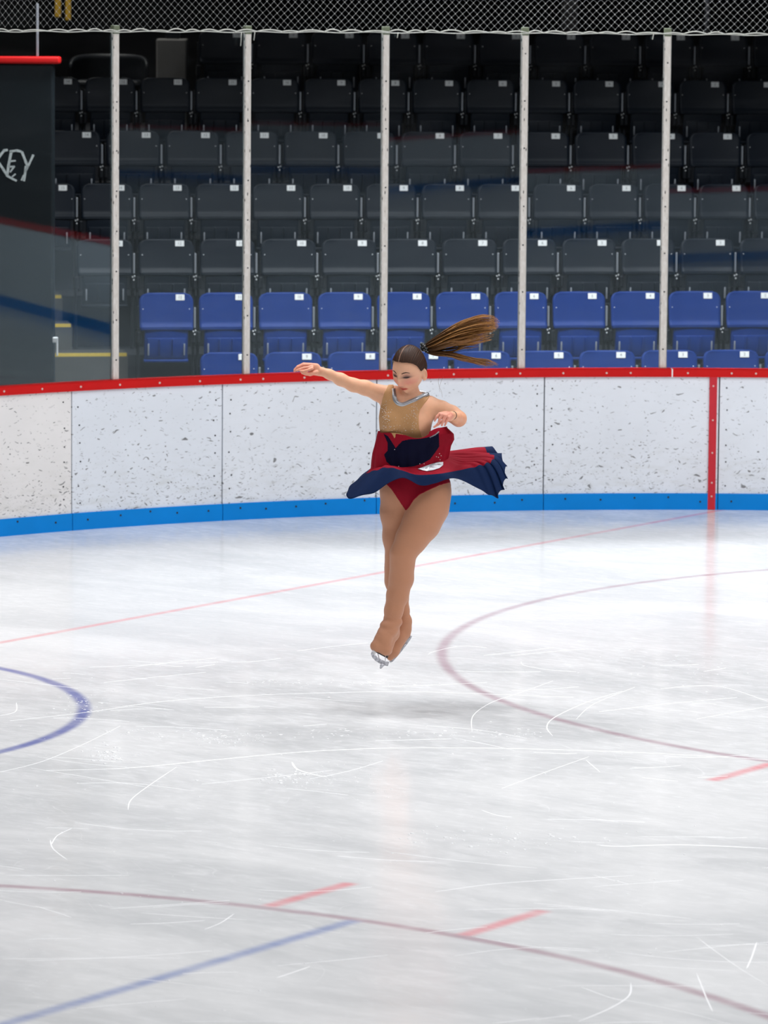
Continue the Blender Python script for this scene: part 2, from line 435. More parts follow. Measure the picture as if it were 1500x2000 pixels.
outline_wall('wall_rink_rail', lambda i: not in_gap(i), .975, 1.034, M['red_far'], -.014, .1)

# ------------------------------------------------------------------ glass and posts
POSTS = [165.7, 158.1, 150.5, 142.8, 135.23, 127.62, 120.0, 112.5]
RG = AR+.055; Z_G1 = 3.452
GL = ['left', 'second', 'third', 'fourth', 'fifth', 'right', 'far right']
GLAB = ['tall glass pane at the left edge, in front of the black painted wall',
        'tall glass pane between the first and second metal posts from the left',
        'tall glass pane between the second post and the post behind the skater',
        'tall glass pane right of the skater, behind her blowing ponytail',
        'tall glass pane between the two rightmost metal posts',
        'tall glass pane at the right edge, right of the last metal post']
for k in range(6):
    a0, a1 = POSTS[k], POSTS[k+1]
    p0, p1 = arc(a0-.20, RG), arc(a1+.20, RG); d = (p1-p0).normalized(); nrm = Vector((-d.y, d.x, 0))
    # flat pane between two posts
    b = MB(); h = .006
    mid = (p0+p1)/2; q = [(p0-nrm*h), (p1-nrm*h), (p1+nrm*h), (p0+nrm*h)]
    b.add([tuple(v-mid)[:2]+(Z_RAIL1+.0005,) for v in q]+[tuple(v-mid)[:2]+(Z_G1-.008,) for v in q],
          [(0, 3, 2, 1), (4, 5, 6, 7), (0, 1, 5, 4), (1, 2, 6, 5), (2, 3, 7, 6), (3, 0, 4, 7)])
    o = b.build('glass_shield', M['glass']); o.location = (mid.x, mid.y, 0)
    tag(o, GLAB[k], 'glass pane', 'clear panes above the dasher boards')
PLAB = ['leftmost pale metal glass post, beside the aisle steps', 'second pale metal glass post from the left, above the long curve of boards',
        'pale metal glass post ending right beside the skater\'s head', 'pale metal glass post just right of the ponytail', 'rightmost pale metal glass post, nearest the red goal stripe']
for k in range(5):
    th = POSTS[k+1]; c = arc(th, RG); rz = math.radians(th-90)
    t = empty('glass_post', (c.x, c.y, Z_RAIL1), rz); tag(t, PLAB[k], 'post', 'posts holding the glass panes')
    b = MB(); b.rbox((-.0235, -.020, 0), (.0235, .022, 2.44), .007, 3)
    b.box((-.0285, -.004, 0), (-.0235, .010, 2.42)); b.box((.0235, -.004, 0), (.0285, .010, 2.42))
    b.build('post', M['post'], t)
    b = MB(); b.rbox((-.025, -.024, 2.41), (.025, .026, 2.47), .006, 2); b.build('post_cap', M['cap_end'], t)
    z = .14
    while z < 2.3:
        b = MB(); b.cyl((rnd.uniform(-.004, .004), -.018, z), (0, -.0235, z), .0055, 8); z += rnd.choice((.28, .34, .42)); b.build('bolt', M['screw_dark'], t)

# ------------------------------------------------------------------ net above the glass
t = empty('safety_net', arc(142.8, RG, Z_G1)); tag(t, 'grey diamond mesh safety net hanging above the glass panes', 'net'); Ti = Matrix.Translation(-t.location)
rn = random.Random(8)
b = MB(); kb = MB()
cell = .054; dth = math.degrees(cell/RG); rows = 20; ncol = int((166.5-118.5)/dth)
def npt(i, j):
    th = 166.5-dth*(i*.5)+.02*math.sin(j*.9+i*.13); z = Z_G1+.035+j*cell*.5+.004*math.sin(i*.11)
    return arc(th, RG+.01+.03*math.sin(i*.04), z)
for s0 in (0, 1):
    for i in range(-rows*2, ncol*2+rows*2):
        if i % 2: continue
        pts = []
        for j in range(rows+1):
            ii = i + (j if s0 == 0 else -j)
            if 0 <= ii <= ncol*2: pts.append(npt(ii, j))
        if len(pts) > 1: b.tube(pts, .0008, 3, cap=False)
for j in range(rows+1):
    for i in range(ncol*2+1):
        if (i+j) % 2 == 0: kb.ball(npt(i, j), .0036, 4)
b.build('mesh_cords', M['net'], t, M=Ti); kb.build('knots', M['net_edge'], t, M=Ti)
b = MB(); th = 166.5
while th > 119:
    step = rn.uniform(.8, 1.5); sag = rn.uniform(.006, .018); n = 8
    b.tube([arc(th-step*i/n, RG-.034, Z_G1+.012+sag*math.sin(math.pi*i/n)) for i in range(n+1)], .0042, 6); th -= step
b.tube([arc(166.5-i*.5, RG-.034, Z_G1+.008+.004*math.sin(i)) for i in range(96)], .003, 5)
for (th, l) in ((150.95, .09), (150.2, .05), (142.2, .03), (128.4, .03)):
    b.tube([arc(th, RG-.036, Z_G1+.01), arc(th+.06, RG-.038, Z_G1-l)], .003, 5)
b.build('edge_cord', M['net_edge'], t, True, M=Ti)

# ------------------------------------------------------------------ grandstand
DIR = math.radians(43.3308)
UU = Vector((math.cos(DIR), math.sin(DIR), 0)); NN = Vector((-math.sin(DIR), math.cos(DIR), 0))
N1, TR, Z1, RISE = 11.469, .827, .868, .414
OFF = [10.287, 10.102, 10.470, 10.729, 10.932, 11.406, 10.366]
SP = [.508, .484, .507, .482, .511, .482, .508]
DZ = [.009, .011, -.016, -.011, -.010, .012, .005]
LH = .87                                             # number plate height above the row's floor
RNG = [(11, 1), (12, 1), (13, 2), (15, 2), (15, 2), (16, 2), (10, -1)]    # index range, left to right
SHOW = [-1, 0, 0, 0, 0, -2, 0]                       # number printed = index + this
def row_pt(a, n, z): return UU*a + NN*n + Vector((0, 0, z))
def RM(a, n, z):  # local row frame
    m = Matrix.Rotation(DIR, 4, 'Z'); m.translation = row_pt(a, n, z); return m

def seat_back_mb():
    b = MB(); hw, hh, r = .231, .290, .075; top = LH+.037
    def fn(s, tt):
        d = (1-tt)*hh                                   # from the top
        w = hw
        if d < r: w = hw-r+math.sqrt(max(0, r*r-(r-d)**2))
        w -= .004*(tt < 1)*0
        w *= (1-.02*(1-tt))
        x = (2*s-1)*w
        y = .030*tt - .055*max(0, .16-tt)*2.2 - .016*(2*s-1)**2 + .004
        return (x, y, top-d)
    b.grid(fn, 18, 20, -.012)
    # rolled lower lip
    b.tube([(x, -.016-.014*(x/.22)**2, top-hh) for x in np.linspace(-.222, .222, 13)], .011, 8)
    return b
def seat_pan_mb():
    b = MB(); Mx = Matrix.Translation((0, .028, .36)) @ Matrix.Rotation(math.radians(8), 4, 'X')
    b.rbox((-.185, -.012, 0), (.185, .012, .275), .011, 3, M=Mx)
    b.rbox((-.165, -.026, .02), (.165, -.012, .19), .006, 2, M=Mx)
    for x in (-.055, .055): b.rbox((x-.006, -.040, .05), (x+.006, -.02, .185), .004, 2, M=Mx)
    b.rbox((-.19, -.030, -.012), (.19, .02, .014), .010, 3, M=Mx)
    return b
def seat_proto(colr):
    me = {}
    root = empty('stadium_seat')
    sm = M['seat_blue'] if colr == 'blue' else M['seat_dark']
    seat_back_mb().build('backrest', sm, root, True)
    seat_pan_mb().build('seat_pan', sm, root, True)
    for x in (-.198, .198):
        b = MB(); b.ball((x, -.001, LH-.093), .0062, 8, sc=(1, .6, 1)); b.build('backrest_bolt', M['bright'], root, True)
    for x in (-.152, .152):
        b = MB(); b.rbox((x-.006, -.024, .405), (x+.006, -.006, .50), .003, 2); b.build('hinge_spring', M['strip'], root, True)
    for sx in (-1, 1):
        b = MB(); x = sx*.234
        b.rbox((x-.012, .035, 0), (x+.012, .07, .62), .005, 2)
        b.rbox((x-.010, .005, .60), (x+.010, .03, .80), .004, 2, M=Matrix.Rotation(0, 4, 'X'))
        b.rbox((x-.0185, -.05, .50), (x+.0185, .07, .60), .012, 2)
        b.build('side_support', M['frame'], root)
    b = MB()
    b.rbox((.2345, -.010, .625), (.2505, .006, .79), .004, 2)
    b.build('steel_strip', M['strip'], root)
    for (x, z) in ((.225, .60), (.243, .607), (.236, .575)):
        b = MB(); b.ball((x, -.052, z), .0065, 8); b.build('support_bolt', M['bright'], root, True)
    return root
def plate_mesh(num):
    b = MB(); b.rbox((-.037, -.0015, -.0235), (.037, .0015, .0235), .0012, 1)
    if num > 0:
        cu = bpy.data.curves.new('digits', 'FONT'); cu.body = str(num); cu.size = .034; cu.align_x = 'CENTER'; cu.align_y = 'CENTER'; cu.extrude = .0004; cu.resolution_u = 2
        ob = bpy.data.objects.new('digits_tmp', cu); COL.objects.link(ob)
        dg = bpy.context.evaluated_depsgraph_get(); me = bpy.data.meshes.new_from_object(ob.evaluated_get(dg))
        Mx = Matrix.Translation((0, -.0022, 0)) @ Matrix.Rotation(math.pi/2, 4, 'X')
        b.add([Mx @ v.co for v in me.vertices], [tuple(p.vertices) for p in me.polygons], 1)
        bpy.data.objects.remove(ob); bpy.data.curves.remove(cu); bpy.data.meshes.remove(me)
    o = b.build('number_plate', [M['plate'], M['ink']]); me = o.data; bpy.data.objects.remove(o); return me
PM = {}
protos = {'blue': seat_proto('blue'), 'dark': seat_proto('dark')}
ORD = ['front', 'second', 'third', 'fourth', 'fifth', 'sixth', 'top']
used = {'blue': False, 'dark': False}
seat_rnd = random.Random(2)
for k in range(7):
    colr = 'blue' if k < 2 else 'dark'
    hi, lo = RNG[k]
    for num in range(hi, lo-1, -1):
        a = OFF[k]-SP[k]*num-.113; p = row_pt(a, N1+TR*k, Z1+RISE*k+DZ[k]-LH)
        if used[colr]: r = copy_tree(protos[colr])
        else: r = protos[colr]; used[colr] = True
        r.location = p; r.rotation_euler = (0, 0, DIR+seat_rnd.uniform(-.006, .006)); r.scale = (SP[k]/.508, 1, 1)
        shown = num+SHOW[k]
        if shown not in PM: PM[shown] = plate_mesh(shown)
        pl = bpy.data.objects.new('number_plate', PM[shown]); COL.objects.link(pl); pl.parent = r
        pl.location = (.113*.508/SP[k], .0105, LH); pl.rotation_euler = (-.103, 0, -.068)
        cname = 'blue' if colr == 'blue' else 'charcoal'
        pos = ORD[k]+' row' if k else 'front row behind the red rail'
        if shown > 0:
            lab = f'{cname} folding stadium seat numbered {shown} in the {pos}'
        else:
            lab = f'{cname} folding stadium seat at the right end of the {pos}'
        tag(r, lab, 'seat', f'{cname} folding seats in the {ORD[k]} row')

# decks
def deck(a0, a1, n0, n1, z0, z1, nosing=False, name='floor_stand_tier', m0='riser'):
    b = MB(); b.box((a0, n0, z0), (a1, n1, z1), M=Matrix.Rotation(DIR, 4, 'Z'))
    o = b.build(name, M[m0]); tag(o, kind='structure'); return o
for k in range(7):
    zf = Z1+RISE*k+DZ[k]-LH; n0 = N1+TR*k-.50; n1 = n0+TR+.01
    aL = OFF[k]-SP[k]*RNG[k][0]-.113-.30
    if k == 6: n1 += 2.6; aL = OFF[5]-SP[5]*18
    deck(aL, 11.5, n0, n1, -.10, zf-.004)
# aisle steps to the left of the rows with yellow nosings
def pt_at(u, v, z=None, depth=None):
    d = (u-W/2)/FPX*RT - (v-H/2)/FPX*UP + FW
    t = (z-CAM[2])/d[2] if z is not None else depth
    return Vector(CAM + d*t)
zf3 = Z1+RISE*2-LH
for i in range(9):
    zs = zf3 + i*RISE/2; n0 = N1+TR*2-.62+i*TR/2
    a_hi = [OFF[1]-SP[1]*12-.40, OFF[2]-SP[2]*13-.40, OFF[2]-SP[2]*13-.44][min(i, 2)] if i < 3 else (OFF[3]-SP[3]*15-.42 if i < 4 else OFF[5]-SP[5]*16-.62)
    st = empty('aisle_step', row_pt(a_hi, n0, 0), DIR)
    tag(st, ['lowest wide concrete aisle step with a long yellow nosing', 'concrete aisle step with pale yellow nosing above the lowest step'][i] if i < 2 else 'concrete aisle step with yellow nosing, partly behind the black wall, higher up', 'step', 'concrete aisle steps')
    b = MB(); b.box((-2.4, .001, -.1), (0, TR/2-.001, zs)); b.build('tread', M['concrete'], st)
    b = MB(); b.box((-2.3, -.0, zs-.022), (-.01, .03, zs+.004)); b.build('nosing', M['yellow'], st)

# ------------------------------------------------------------------ skate marks and shavings on the ice
M['scratch'] = mat('white_ice_cut', (.86, .87, .88), .8, spec=.1)
b = MB()
def ice_px(u, v): return pt_at(u, v, z=0.0)
def mark(pts, w, sub=10):
    P3 = [ice_px(*p) for p in pts]; k = len(P3); out = []
    for i in range(k-1):
        a_, b_, c_, d_ = P3[max(i-1, 0)], P3[i], P3[i+1], P3[min(i+2, k-1)]
        for j in range(sub):
            t = j/sub; out.append(.5*((2*b_)+(c_-a_)*t+(2*a_-5*b_+4*c_-d_)*t*t+(3*b_-a_-3*c_+d_)*t**3))
    out.append(P3[-1]); n = len(out); vs = []
    for i, p in enumerate(out):
        tg = (out[min(i+1, n-1)]-out[max(i-1, 0)]).normalized(); s_ = Vector((-tg.y, tg.x, 0))*w*.68*min(1, .15+6*min(i, n-1-i)/n)
        vs += [(p.x-s_.x, p.y-s_.y, .0002), (p.x, p.y, .0012), (p.x+s_.x, p.y+s_.y, .0002)]
    b.add(vs, [(i*3+q, i*3+q+1, i*3+q+4, i*3+q+3) for i in range(n-1) for q in (0, 1)])
for pts, w in (
    ([(20, 1408), (180, 1390), (300, 1372), (450, 1360), (640, 1353), (800, 1351), (960, 1356), (1120, 1362)], .006),
    ([(90, 1505), (250, 1500), (420, 1484), (600, 1468), (780, 1461), (1000, 1462), (1250, 1470), (1500, 1484)], .011),
    ([(250, 1582), (256, 1562), (290, 1535), (345, 1498)], .004), ([(100, 1650), (112, 1632), (140, 1618)], .004),
    ([(98, 1640), (104, 1658), (132, 1680)], .004), ([(0, 1508), (80, 1488), (160, 1455), (235, 1418)], .003),
    ([(922, 1430), (924, 1398), (960, 1372), (1010, 1355), (1080, 1330)], .004), ([(1080, 1438), (1068, 1420), (1085, 1400), (1150, 1370), (1215, 1350)], .005),
    ([(1125, 1405), (1160, 1375), (1240, 1342)], .003), ([(1018, 1292), (1025, 1300), (1070, 1308), (1125, 1312)], .003),
    ([(950, 1205+60), (900, 1262), (850, 1272), (836, 1278)], .003), ([(1145, 1485), (1172, 1508)], .004), ([(980, 1540), (1060, 1510), (1150, 1478)], .003),
    ([(1165, 1650), (1210, 1653), (1330, 1650), (1500, 1657)], .012), ([(850, 1742), (960, 1727), (1090, 1718), (1240, 1710)], .005),
    ([(1160, 1710), (1230, 1727)], .003), ([(70, 1770), (110, 1782), (140, 1792)], .004), ([(255, 1805), (320, 1803), (400, 1798)], .004),
    ([(400, 1815), (430, 1803), (457, 1785)], .004), ([(540, 1910), (570, 1900), (605, 1888)], .006), ([(1130, 1995), (1190, 1970), (1228, 1945), (1232, 1920)], .005),
    ([(1135, 1928), (1190, 1948), (1218, 1955)], .004), ([(1360, 1900), (1380, 1950), (1392, 1976)], .004), ([(1478, 1840), (1468, 1870), (1458, 1892)], .005),
    ([(1360, 1830), (1400, 1860), (1450, 1895), (1500, 1925)], .003), ([(570, 1488), (580, 1502), (610, 1512), (640, 1518)], .008), ([(940, 1582), (970, 1592), (1000, 1596)], .005),
    ([(1440, 1362), (1300, 1375), (1170, 1390)], .003), ([(1500, 1370), (1400, 1340), (1290, 1345)], .003), ([(560, 1540), (620, 1546), (680, 1553)], .004),
    ([(1070, 1600), (1180, 1602), (1260, 1606)], .004), ([(150, 1530), (260, 1530), (380, 1545)], .003), ([(0, 1398), (30, 1390), (32, 1372)], .004), ([(660, 1672), (760, 1680), (850, 1683)], .006)):
    mark(pts, w)
mr = random.Random(21)
for i in range(90):
    u, v = mr.uniform(-50, 1550), 1270+760*mr.random()**1.1; L = mr.uniform(40, 260)*(v-600)/900; sl_ = mr.gauss(0, .10); cv = mr.gauss(0, .05)
    mark([(u, v), (u+L*.33, v+sl_*L*.33+cv*L*.2), (u+L*.66, v+sl_*L*.66+cv*L*.2), (u+L, v+sl_*L)], mr.uniform(.0012, .003), 5)
o = b.build('skate_marks', M['scratch'], None, True)
tag(o, 'white skate blade cuts curving across the grey-white ice', 'skate marks', kind='stuff')
b = MB()
def crumb(u, v, r):
    p = ice_px(u, v); b.ball((p.x, p.y, r*.1), r, 6, sc=(mr.uniform(.8, 1.9), mr.uniform(.8, 1.9), .2))
for (n, uf, vf, r0, r1) in (
    (60, lambda: mr.uniform(480, 870), lambda: mr.gauss(1334, 4), .003, .009), (150, lambda: mr.uniform(200, 1060), lambda: mr.gauss(1432, 6), .003, .009),
    (60, lambda: mr.gauss(208, 22), lambda: mr.gauss(1476, 8), .004, .011), (60, lambda: mr.gauss(560, 28), lambda: mr.gauss(1520, 8), .004, .010),
    (60, lambda: mr.gauss(165, 22), lambda: mr.gauss(1372, 14), .003, .008), (70, lambda: mr.uniform(380, 520), lambda: mr.gauss(1444, 6), .003, .008),
    (120, lambda: mr.gauss(980, 120), lambda: mr.gauss(1640, 12), .003, .008), (90, lambda: mr.gauss(680, 60), lambda: mr.gauss(1520, 25), .002, .006),
    (60, lambda: mr.gauss(1300, 90), lambda: mr.gauss(1300, 20), .002, .007), (170, lambda: mr.uniform(0, 1500), lambda: mr.uniform(1290, 1990), .002, .007)):
    for i in range(n): crumb(uf(), vf(), r0+(r1-r0)*mr.random()**2)
o = b.build('ice_shavings', M['scratch'], None, True)
tag(o, 'small white ice shavings scattered over the rink surface', 'ice shavings', kind='stuff')

# ------------------------------------------------------------------ black wall with red cap, left
pR = pt_at(105, 700, depth=33.6); pR.z = 0
wl = empty('black_booth_wall', pR, math.radians(34)); tag(wl, 'tall black painted wall with red cap and white brushed letters, behind the left glass', 'wall panel')
ztop = pt_at(105, 124, depth=33.6).z
b = MB(); b.rbox((-3.2, 0, -.1), (0, .16, ztop), .02, 3); b.build('panel', M['black_wall'], wl)
b = MB(); b.rbox((-3.2, -.03, ztop), (.045, .19, ztop+.055), .015, 3); b.build('red_cap', M['red_rail'], wl, True)
b = MB(); b.rbox((-.135, .05, ztop+.055), (-.118, .09, ztop+.45), .004, 2); b.build('mullion', M['strip'], wl)
b = MB(); b.box((-3.2, .065, ztop+.055), (-.13, .075, ztop+.40)); b.build('upper_glass', M['glass'], wl)
b = MB(); b.rbox((-.006, -.05, 1.10), (.03, .02, 1.14), .006, 2); b.rbox((.02, -.05, 1.0), (.035, -.02, 1.14), .005, 2); b.build('latch', M['bright'], wl)
inv = Matrix.Rotation(-math.radians(34), 4, 'Z') @ Matrix.Translation(-pR)
b = MB(); d34 = np.array([math.cos(math.radians(34)), math.sin(math.radians(34)), 0]); nn34 = np.array([-d34[1], d34[0], 0])
def on_wall(u, v):
    d = (u-W/2)/FPX*RT - (v-H/2)/FPX*UP + FW; t = ((np.array(pR)-CAM)@nn34)/(d@nn34)
    q = inv @ Vector(CAM+d*t); return q
def stroke(pts, w):
    pts = [on_wall(x, y) for x, y in pts]
    for p, q in zip(pts[:-1], pts[1:]):
        dd = (q-p).normalized(); s = Vector((-dd.z, 0, dd.x))*w; e = dd*w*.4
        vs = [p-s-e, p+s-e, q+s*.8+e, q-s*.8+e]
        b.add([(v.x, -.0035, v.z) for v in vs]+[(v.x, .001, v.z) for v in vs], [(0, 1, 2, 3), (0, 4, 5, 1), (1, 5, 6, 2), (2, 6, 7, 3), (3, 7, 4, 0)])
for pts, w in (([(-6, 312), (8, 294), (14, 293)], .011), ([(-4, 316), (6, 330), (13, 341)], .010), ([(-12, 292), (-10, 345)], .011),
               ([(22, 296), (17, 322), (14, 344)], .011), ([(20, 296), (32, 294), (41, 296)], .010), ([(19, 315), (30, 314)], .007), ([(17, 326), (28, 325), (20, 336)], .007),
               ([(15, 344), (24, 349), (32, 353)], .009), ([(30, 340), (24, 345)], .006),
               ([(43, 297), (50, 315), (54, 326)], .010), ([(65, 303), (58, 318), (53, 328), (49, 336)], .009), ([(51, 325), (47, 353)], .010), ([(42, 352), (46, 342)], .006)):
    stroke(pts, w)
lt = b.build('lettering', M['paint_white'], wl); lt['label'] = 'white brushed letters KEY'

# ------------------------------------------------------------------ dark hall behind the stand
nB = N1+TR*6+3.0
b = MB(); b.box((-14, nB, -.1), (30, nB+.3, 9.5), M=Matrix.Rotation(DIR, 4, 'Z')); o = b.build('wall_back', M['dark']); tag(o, kind='structure')
b = MB(); b.box((-40, -40, 9.5), (80, 40, 9.7)); o = b.build('ceiling', M['dark']); tag(o, kind='structure')
b = MB(); b.box((-30, -30, -.1), (70, -29.8, 9.5)); o = b.build('wall_near', M['dark']); tag(o, kind='structure')
b = MB(); b.box((68, -30, -.1), (68.2, 38, 9.5)); o = b.build('wall_right', M['dark']); tag(o, kind='structure')
def stand_thing(name, u, v0, v1, w, dep, mat_, label, cat, depth=.2, rnd_=.02, group=None):
    p0 = pt_at(u, v1, depth=dep); p1 = pt_at(u, v0, depth=dep)
    e = empty(name, p0, math.radians(34)); tag(e, label, cat, group)
    b = MB(); b.rbox((-w/2, 0, 0), (w/2, depth, p1.z-p0.z), rnd_, 2)
    return e, b
hz = lambda dep, z: None
# grey cabinet standing on the top tier
zt = Z1+RISE*6-LH
pc = pt_at(335, 76, depth=40.3)
e = empty('grey_cabinet', (pc.x, pc.y, zt), math.radians(34)); tag(e, 'plain grey cabinet standing behind the seats at the upper left', 'cabinet')
b = MB(); b.rbox((-.14, 0, 0), (.14, .3, pc.z-zt), .015, 2); b.build('body', M['grey_box'], e)
b = MB(); b.rbox((-.06, .08, pc.z-zt), (.07, .2, pc.z-zt+.07), .01, 2); b.build('top_box', M['frame'], e)
# dark round-backed chair
pc = pt_at(212, 106, depth=40.0)
e = empty('round_back_chair', (pc.x, pc.y, zt), math.radians(34)); tag(e, 'dark round-backed chair at the upper left behind the first post', 'chair')
b = MB(); hh = pc.z-zt
def chfn(s, t_):
    a = math.pi*(s); x = -.33*math.cos(a); return (x, .0+.25*math.sin(a), .35+(hh-.35)*t_ - .10*t_*(2*s-1)**4)
b.grid(chfn, 24, 8, .03); b.build('backrest', M['frame'], e, True)
b = MB(); b.rbox((-.30, -.2, .38), (.30, .22, .46), .04, 3); b.build('seat', M['frame'], e, True)
for x in (-.24, .24):
    for y in (-.15, .15):
        b = MB(); b.cyl((x, y, 0), (x, y, .39), .015, 8); b.build('leg', M['frame'], e)
# yellow uprights against the back wall, grey column, slim pole (all reach up out of frame)
for (u, vb, w, lab) in ((113, 34, .028, 'left yellow upright behind the net, upper left corner'), (133, 40, .026, 'right yellow upright behind the net, slightly longer')):
    p = pt_at(u, vb, depth=41.3); e = empty('yellow_upright', p, math.radians(34)); tag(e, lab, 'pole', 'pair of yellow uprights')
    b = MB(); b.rbox((-w, 0, 0), (w, .05, 5.9-p.z+3.6), .006, 2); b.build('bar', M['yellow_pole'], e)
    b = MB(); b.rbox((-w*.7, .01, -.03), (w*.7, .04, .0), .004, 2); b.build('end_cap', M['frame'], e)
for (u, w, mm, lab) in ((1113, .075, 'grey_box', 'wide grey column behind the net at upper right'), (1380, .022, 'strip', 'slim grey pole behind the net near the upper right corner')):
    p = pt_at(u, 60, depth=41.6); e = empty('column', (p.x, p.y, zt), math.radians(34)); tag(e, lab, 'column')
    b = MB(); b.rbox((-w, 0, 0), (w, 2*w, 9.5-zt), .01, 2); b.build('shaft', M[mm], e)
    b = MB(); b.rbox((-w*1.4, -w*.3, 0), (w*1.4, 2.3*w, .03), .005, 2); b.build('base_plate', M['frame'], e)

# ------------------------------------------------------------------ the skater
O3 = pt_at(760, 1385, z=0.0)
F0 = np.array([math.sin(YAW), math.cos(YAW), 0.0])
O3n = np.array(O3)
def P(u, v, y=0.0):
    """point of the skater's own frame (x right, y away, z up, origin on the ice below her)"""
    d = (u-W/2)/FPX*RT - (v-H/2)/FPX*UP + FW
    t = (y - (CAM-O3n)@F0)/(d@F0); q = CAM+d*t-O3n
    return np.array([q@R0, q@F0, q[2]])
def PROJ(p):
    p = np.asarray(p, float); q = O3n + p[:, :1]*R0 + p[:, 1:2]*F0 + p[:, 2:3]*np.array([0, 0, 1.0]) - CAM
    z = q@FW; return np.stack([W/2+FPX*(q@RT)/z, H/2-FPX*(q@UP)/z], -1)
PX = 23.4/FPX
PI = math.pi
def smin(a, b, k):
    h = np.clip(.5+.5*(b-a)/k, 0, 1); return b+(a-b)*h - k*h*(1-h)
class Field:
    def __init__(s, xs, ys, zs):
        s.ax = (xs, ys, zs); s.shape = (len(xs), len(ys), len(zs))
    def new(s): return np.full(s.shape, .2, np.float32)
    def sl(s, lo, hi, pad):
        out = []
        for k in range(3):
            a = np.searchsorted(s.ax[k], lo[k]-pad); b_ = np.searchsorted(s.ax[k], hi[k]+pad)
            out.append(slice(max(0, a-1), b_+1))
        return tuple(out)
    def grid(s, sl): return np.meshgrid(s.ax[0][sl[0]], s.ax[1][sl[1]], s.ax[2][sl[2]], indexing='ij', sparse=True)
    def cap(s, F, a, b, ra, rb, k=.02, sy=1.0):
        """tapered capsule; sy<1 flattens it in y"""
        a = np.asarray(a, float); b = np.asarray(b, float); R = max(ra, rb); pad = .05
        sl = s.sl(np.minimum(a, b)-R, np.maximum(a, b)+R, pad)
        X, Y, Z = s.grid(sl); d = b-a; dy = d.copy(); dy[1] /= sy
        L = max(dy@dy, 1e-12)
        t = np.clip(((X-a[0])*dy[0]+(Y-a[1])/sy*dy[1]+(Z-a[2])*dy[2])/L, 0, 1)
        f = np.sqrt((X-a[0]-t*d[0])**2+((Y-a[1]-t*d[1])/sy)**2+(Z-a[2]-t*d[2])**2) - (ra+(rb-ra)*t)
        f = f*min(1.0, (sy+1)/2)
        F[sl] = smin(F[sl], f.astype(np.float32), k)
    def chain(s, F, pts, rs, k=.02, sy=1.0):
        for i in range(len(pts)-1): s.cap(F, pts[i], pts[i+1], rs[i], rs[i+1], k, sy)
    def nets(s, F):
        xs, ys, zs = s.ax; neg = F < 0
        c = neg[:-1, :-1, :-1].astype(np.int8)
        tot = np.zeros_like(c)
        for i in (0, 1):
            for j in (0, 1):
                for k in (0, 1):
                    tot += neg[i:i+c.shape[0], j:j+c.shape[1], k:k+c.shape[2]]
        act = (tot > 0) & (tot < 8); I = np.argwhere(act)
        idx = np.full(act.shape, -1, np.int32); idx[tuple(I.T)] = np.arange(len(I))
        acc = np.zeros((len(I), 3)); cnt = np.zeros(len(I))
        corners = [(i, j, k) for i in (0, 1) for j in (0, 1) for k in (0, 1)]
        val = {cc: F[I[:, 0]+cc[0], I[:, 1]+cc[1], I[:, 2]+cc[2]].astype(float) for cc in corners}
        pos = {cc: np.stack([xs[I[:, 0]+cc[0]], ys[I[:, 1]+cc[1]], zs[I[:, 2]+cc[2]]], -1) for cc in corners}
        for a in corners:
            for ax in range(3):
                if a[ax] == 0:
                    b_ = list(a); b_[ax] = 1; b_ = tuple(b_)
                    fa, fb = val[a], val[b_]; cr = (fa < 0) != (fb < 0)
                    t = np.where(cr, fa/np.where(cr, fa-fb, 1), 0)
                    acc += np.where(cr[:, None], pos[a]+(pos[b_]-pos[a])*t[:, None], 0); cnt += cr
        V = acc/cnt[:, None]; Q = []
        for ax in range(3):
            n0 = [slice(1, -1)]*3; n0[ax] = slice(0, -1); n1 = [slice(1, -1)]*3; n1[ax] = slice(1, None)
            A = neg[tuple(n0)]; B = neg[tuple(n1)]; E = np.argwhere(A != B)
            off = np.array([1, 1, 1]); off[ax] = 0; E = E+off
            o1 = np.zeros(3, int); o1[(ax+1) % 3] = 1; o2 = np.zeros(3, int); o2[(ax+2) % 3] = 1
            g = lambda q: idx[tuple(q.T)]
            q = np.stack([g(E), g(E-o1), g(E-o1-o2), g(E-o2)], -1)
            fl = neg[tuple(E.T)]
            q[~fl] = q[~fl][:, ::-1]; Q.append(q)
        Q = np.concatenate(Q); Q = Q[(Q >= 0).all(1)]
        return V, Q
def vnormals(V, Q):
    n = np.cross(V[Q[:, 2]]-V[Q[:, 0]], V[Q[:, 3]]-V[Q[:, 1]]); N = np.zeros_like(V)
    for k in range(4): np.add.at(N, Q[:, k], n)
    return N/np.maximum(np.linalg.norm(N, axis=1, keepdims=True), 1e-12)
def relax(V, Q, it=1, lam=.5, mask=None):
    e = np.concatenate([Q[:, [0, 1]], Q[:, [1, 2]], Q[:, [2, 3]], Q[:, [3, 0]]])
    for _ in range(it):
        A = np.zeros_like(V); c = np.zeros(len(V))
        for a, b_ in ((0, 1), (1, 0)):
            np.add.at(A, e[:, a], V[e[:, b_]]); np.add.at(c, e[:, a], 1)
        D = (A/np.maximum(c, 1)[:, None]-V)*lam
        if mask is not None: D = D*mask[:, None]
        V = V+D
    return V
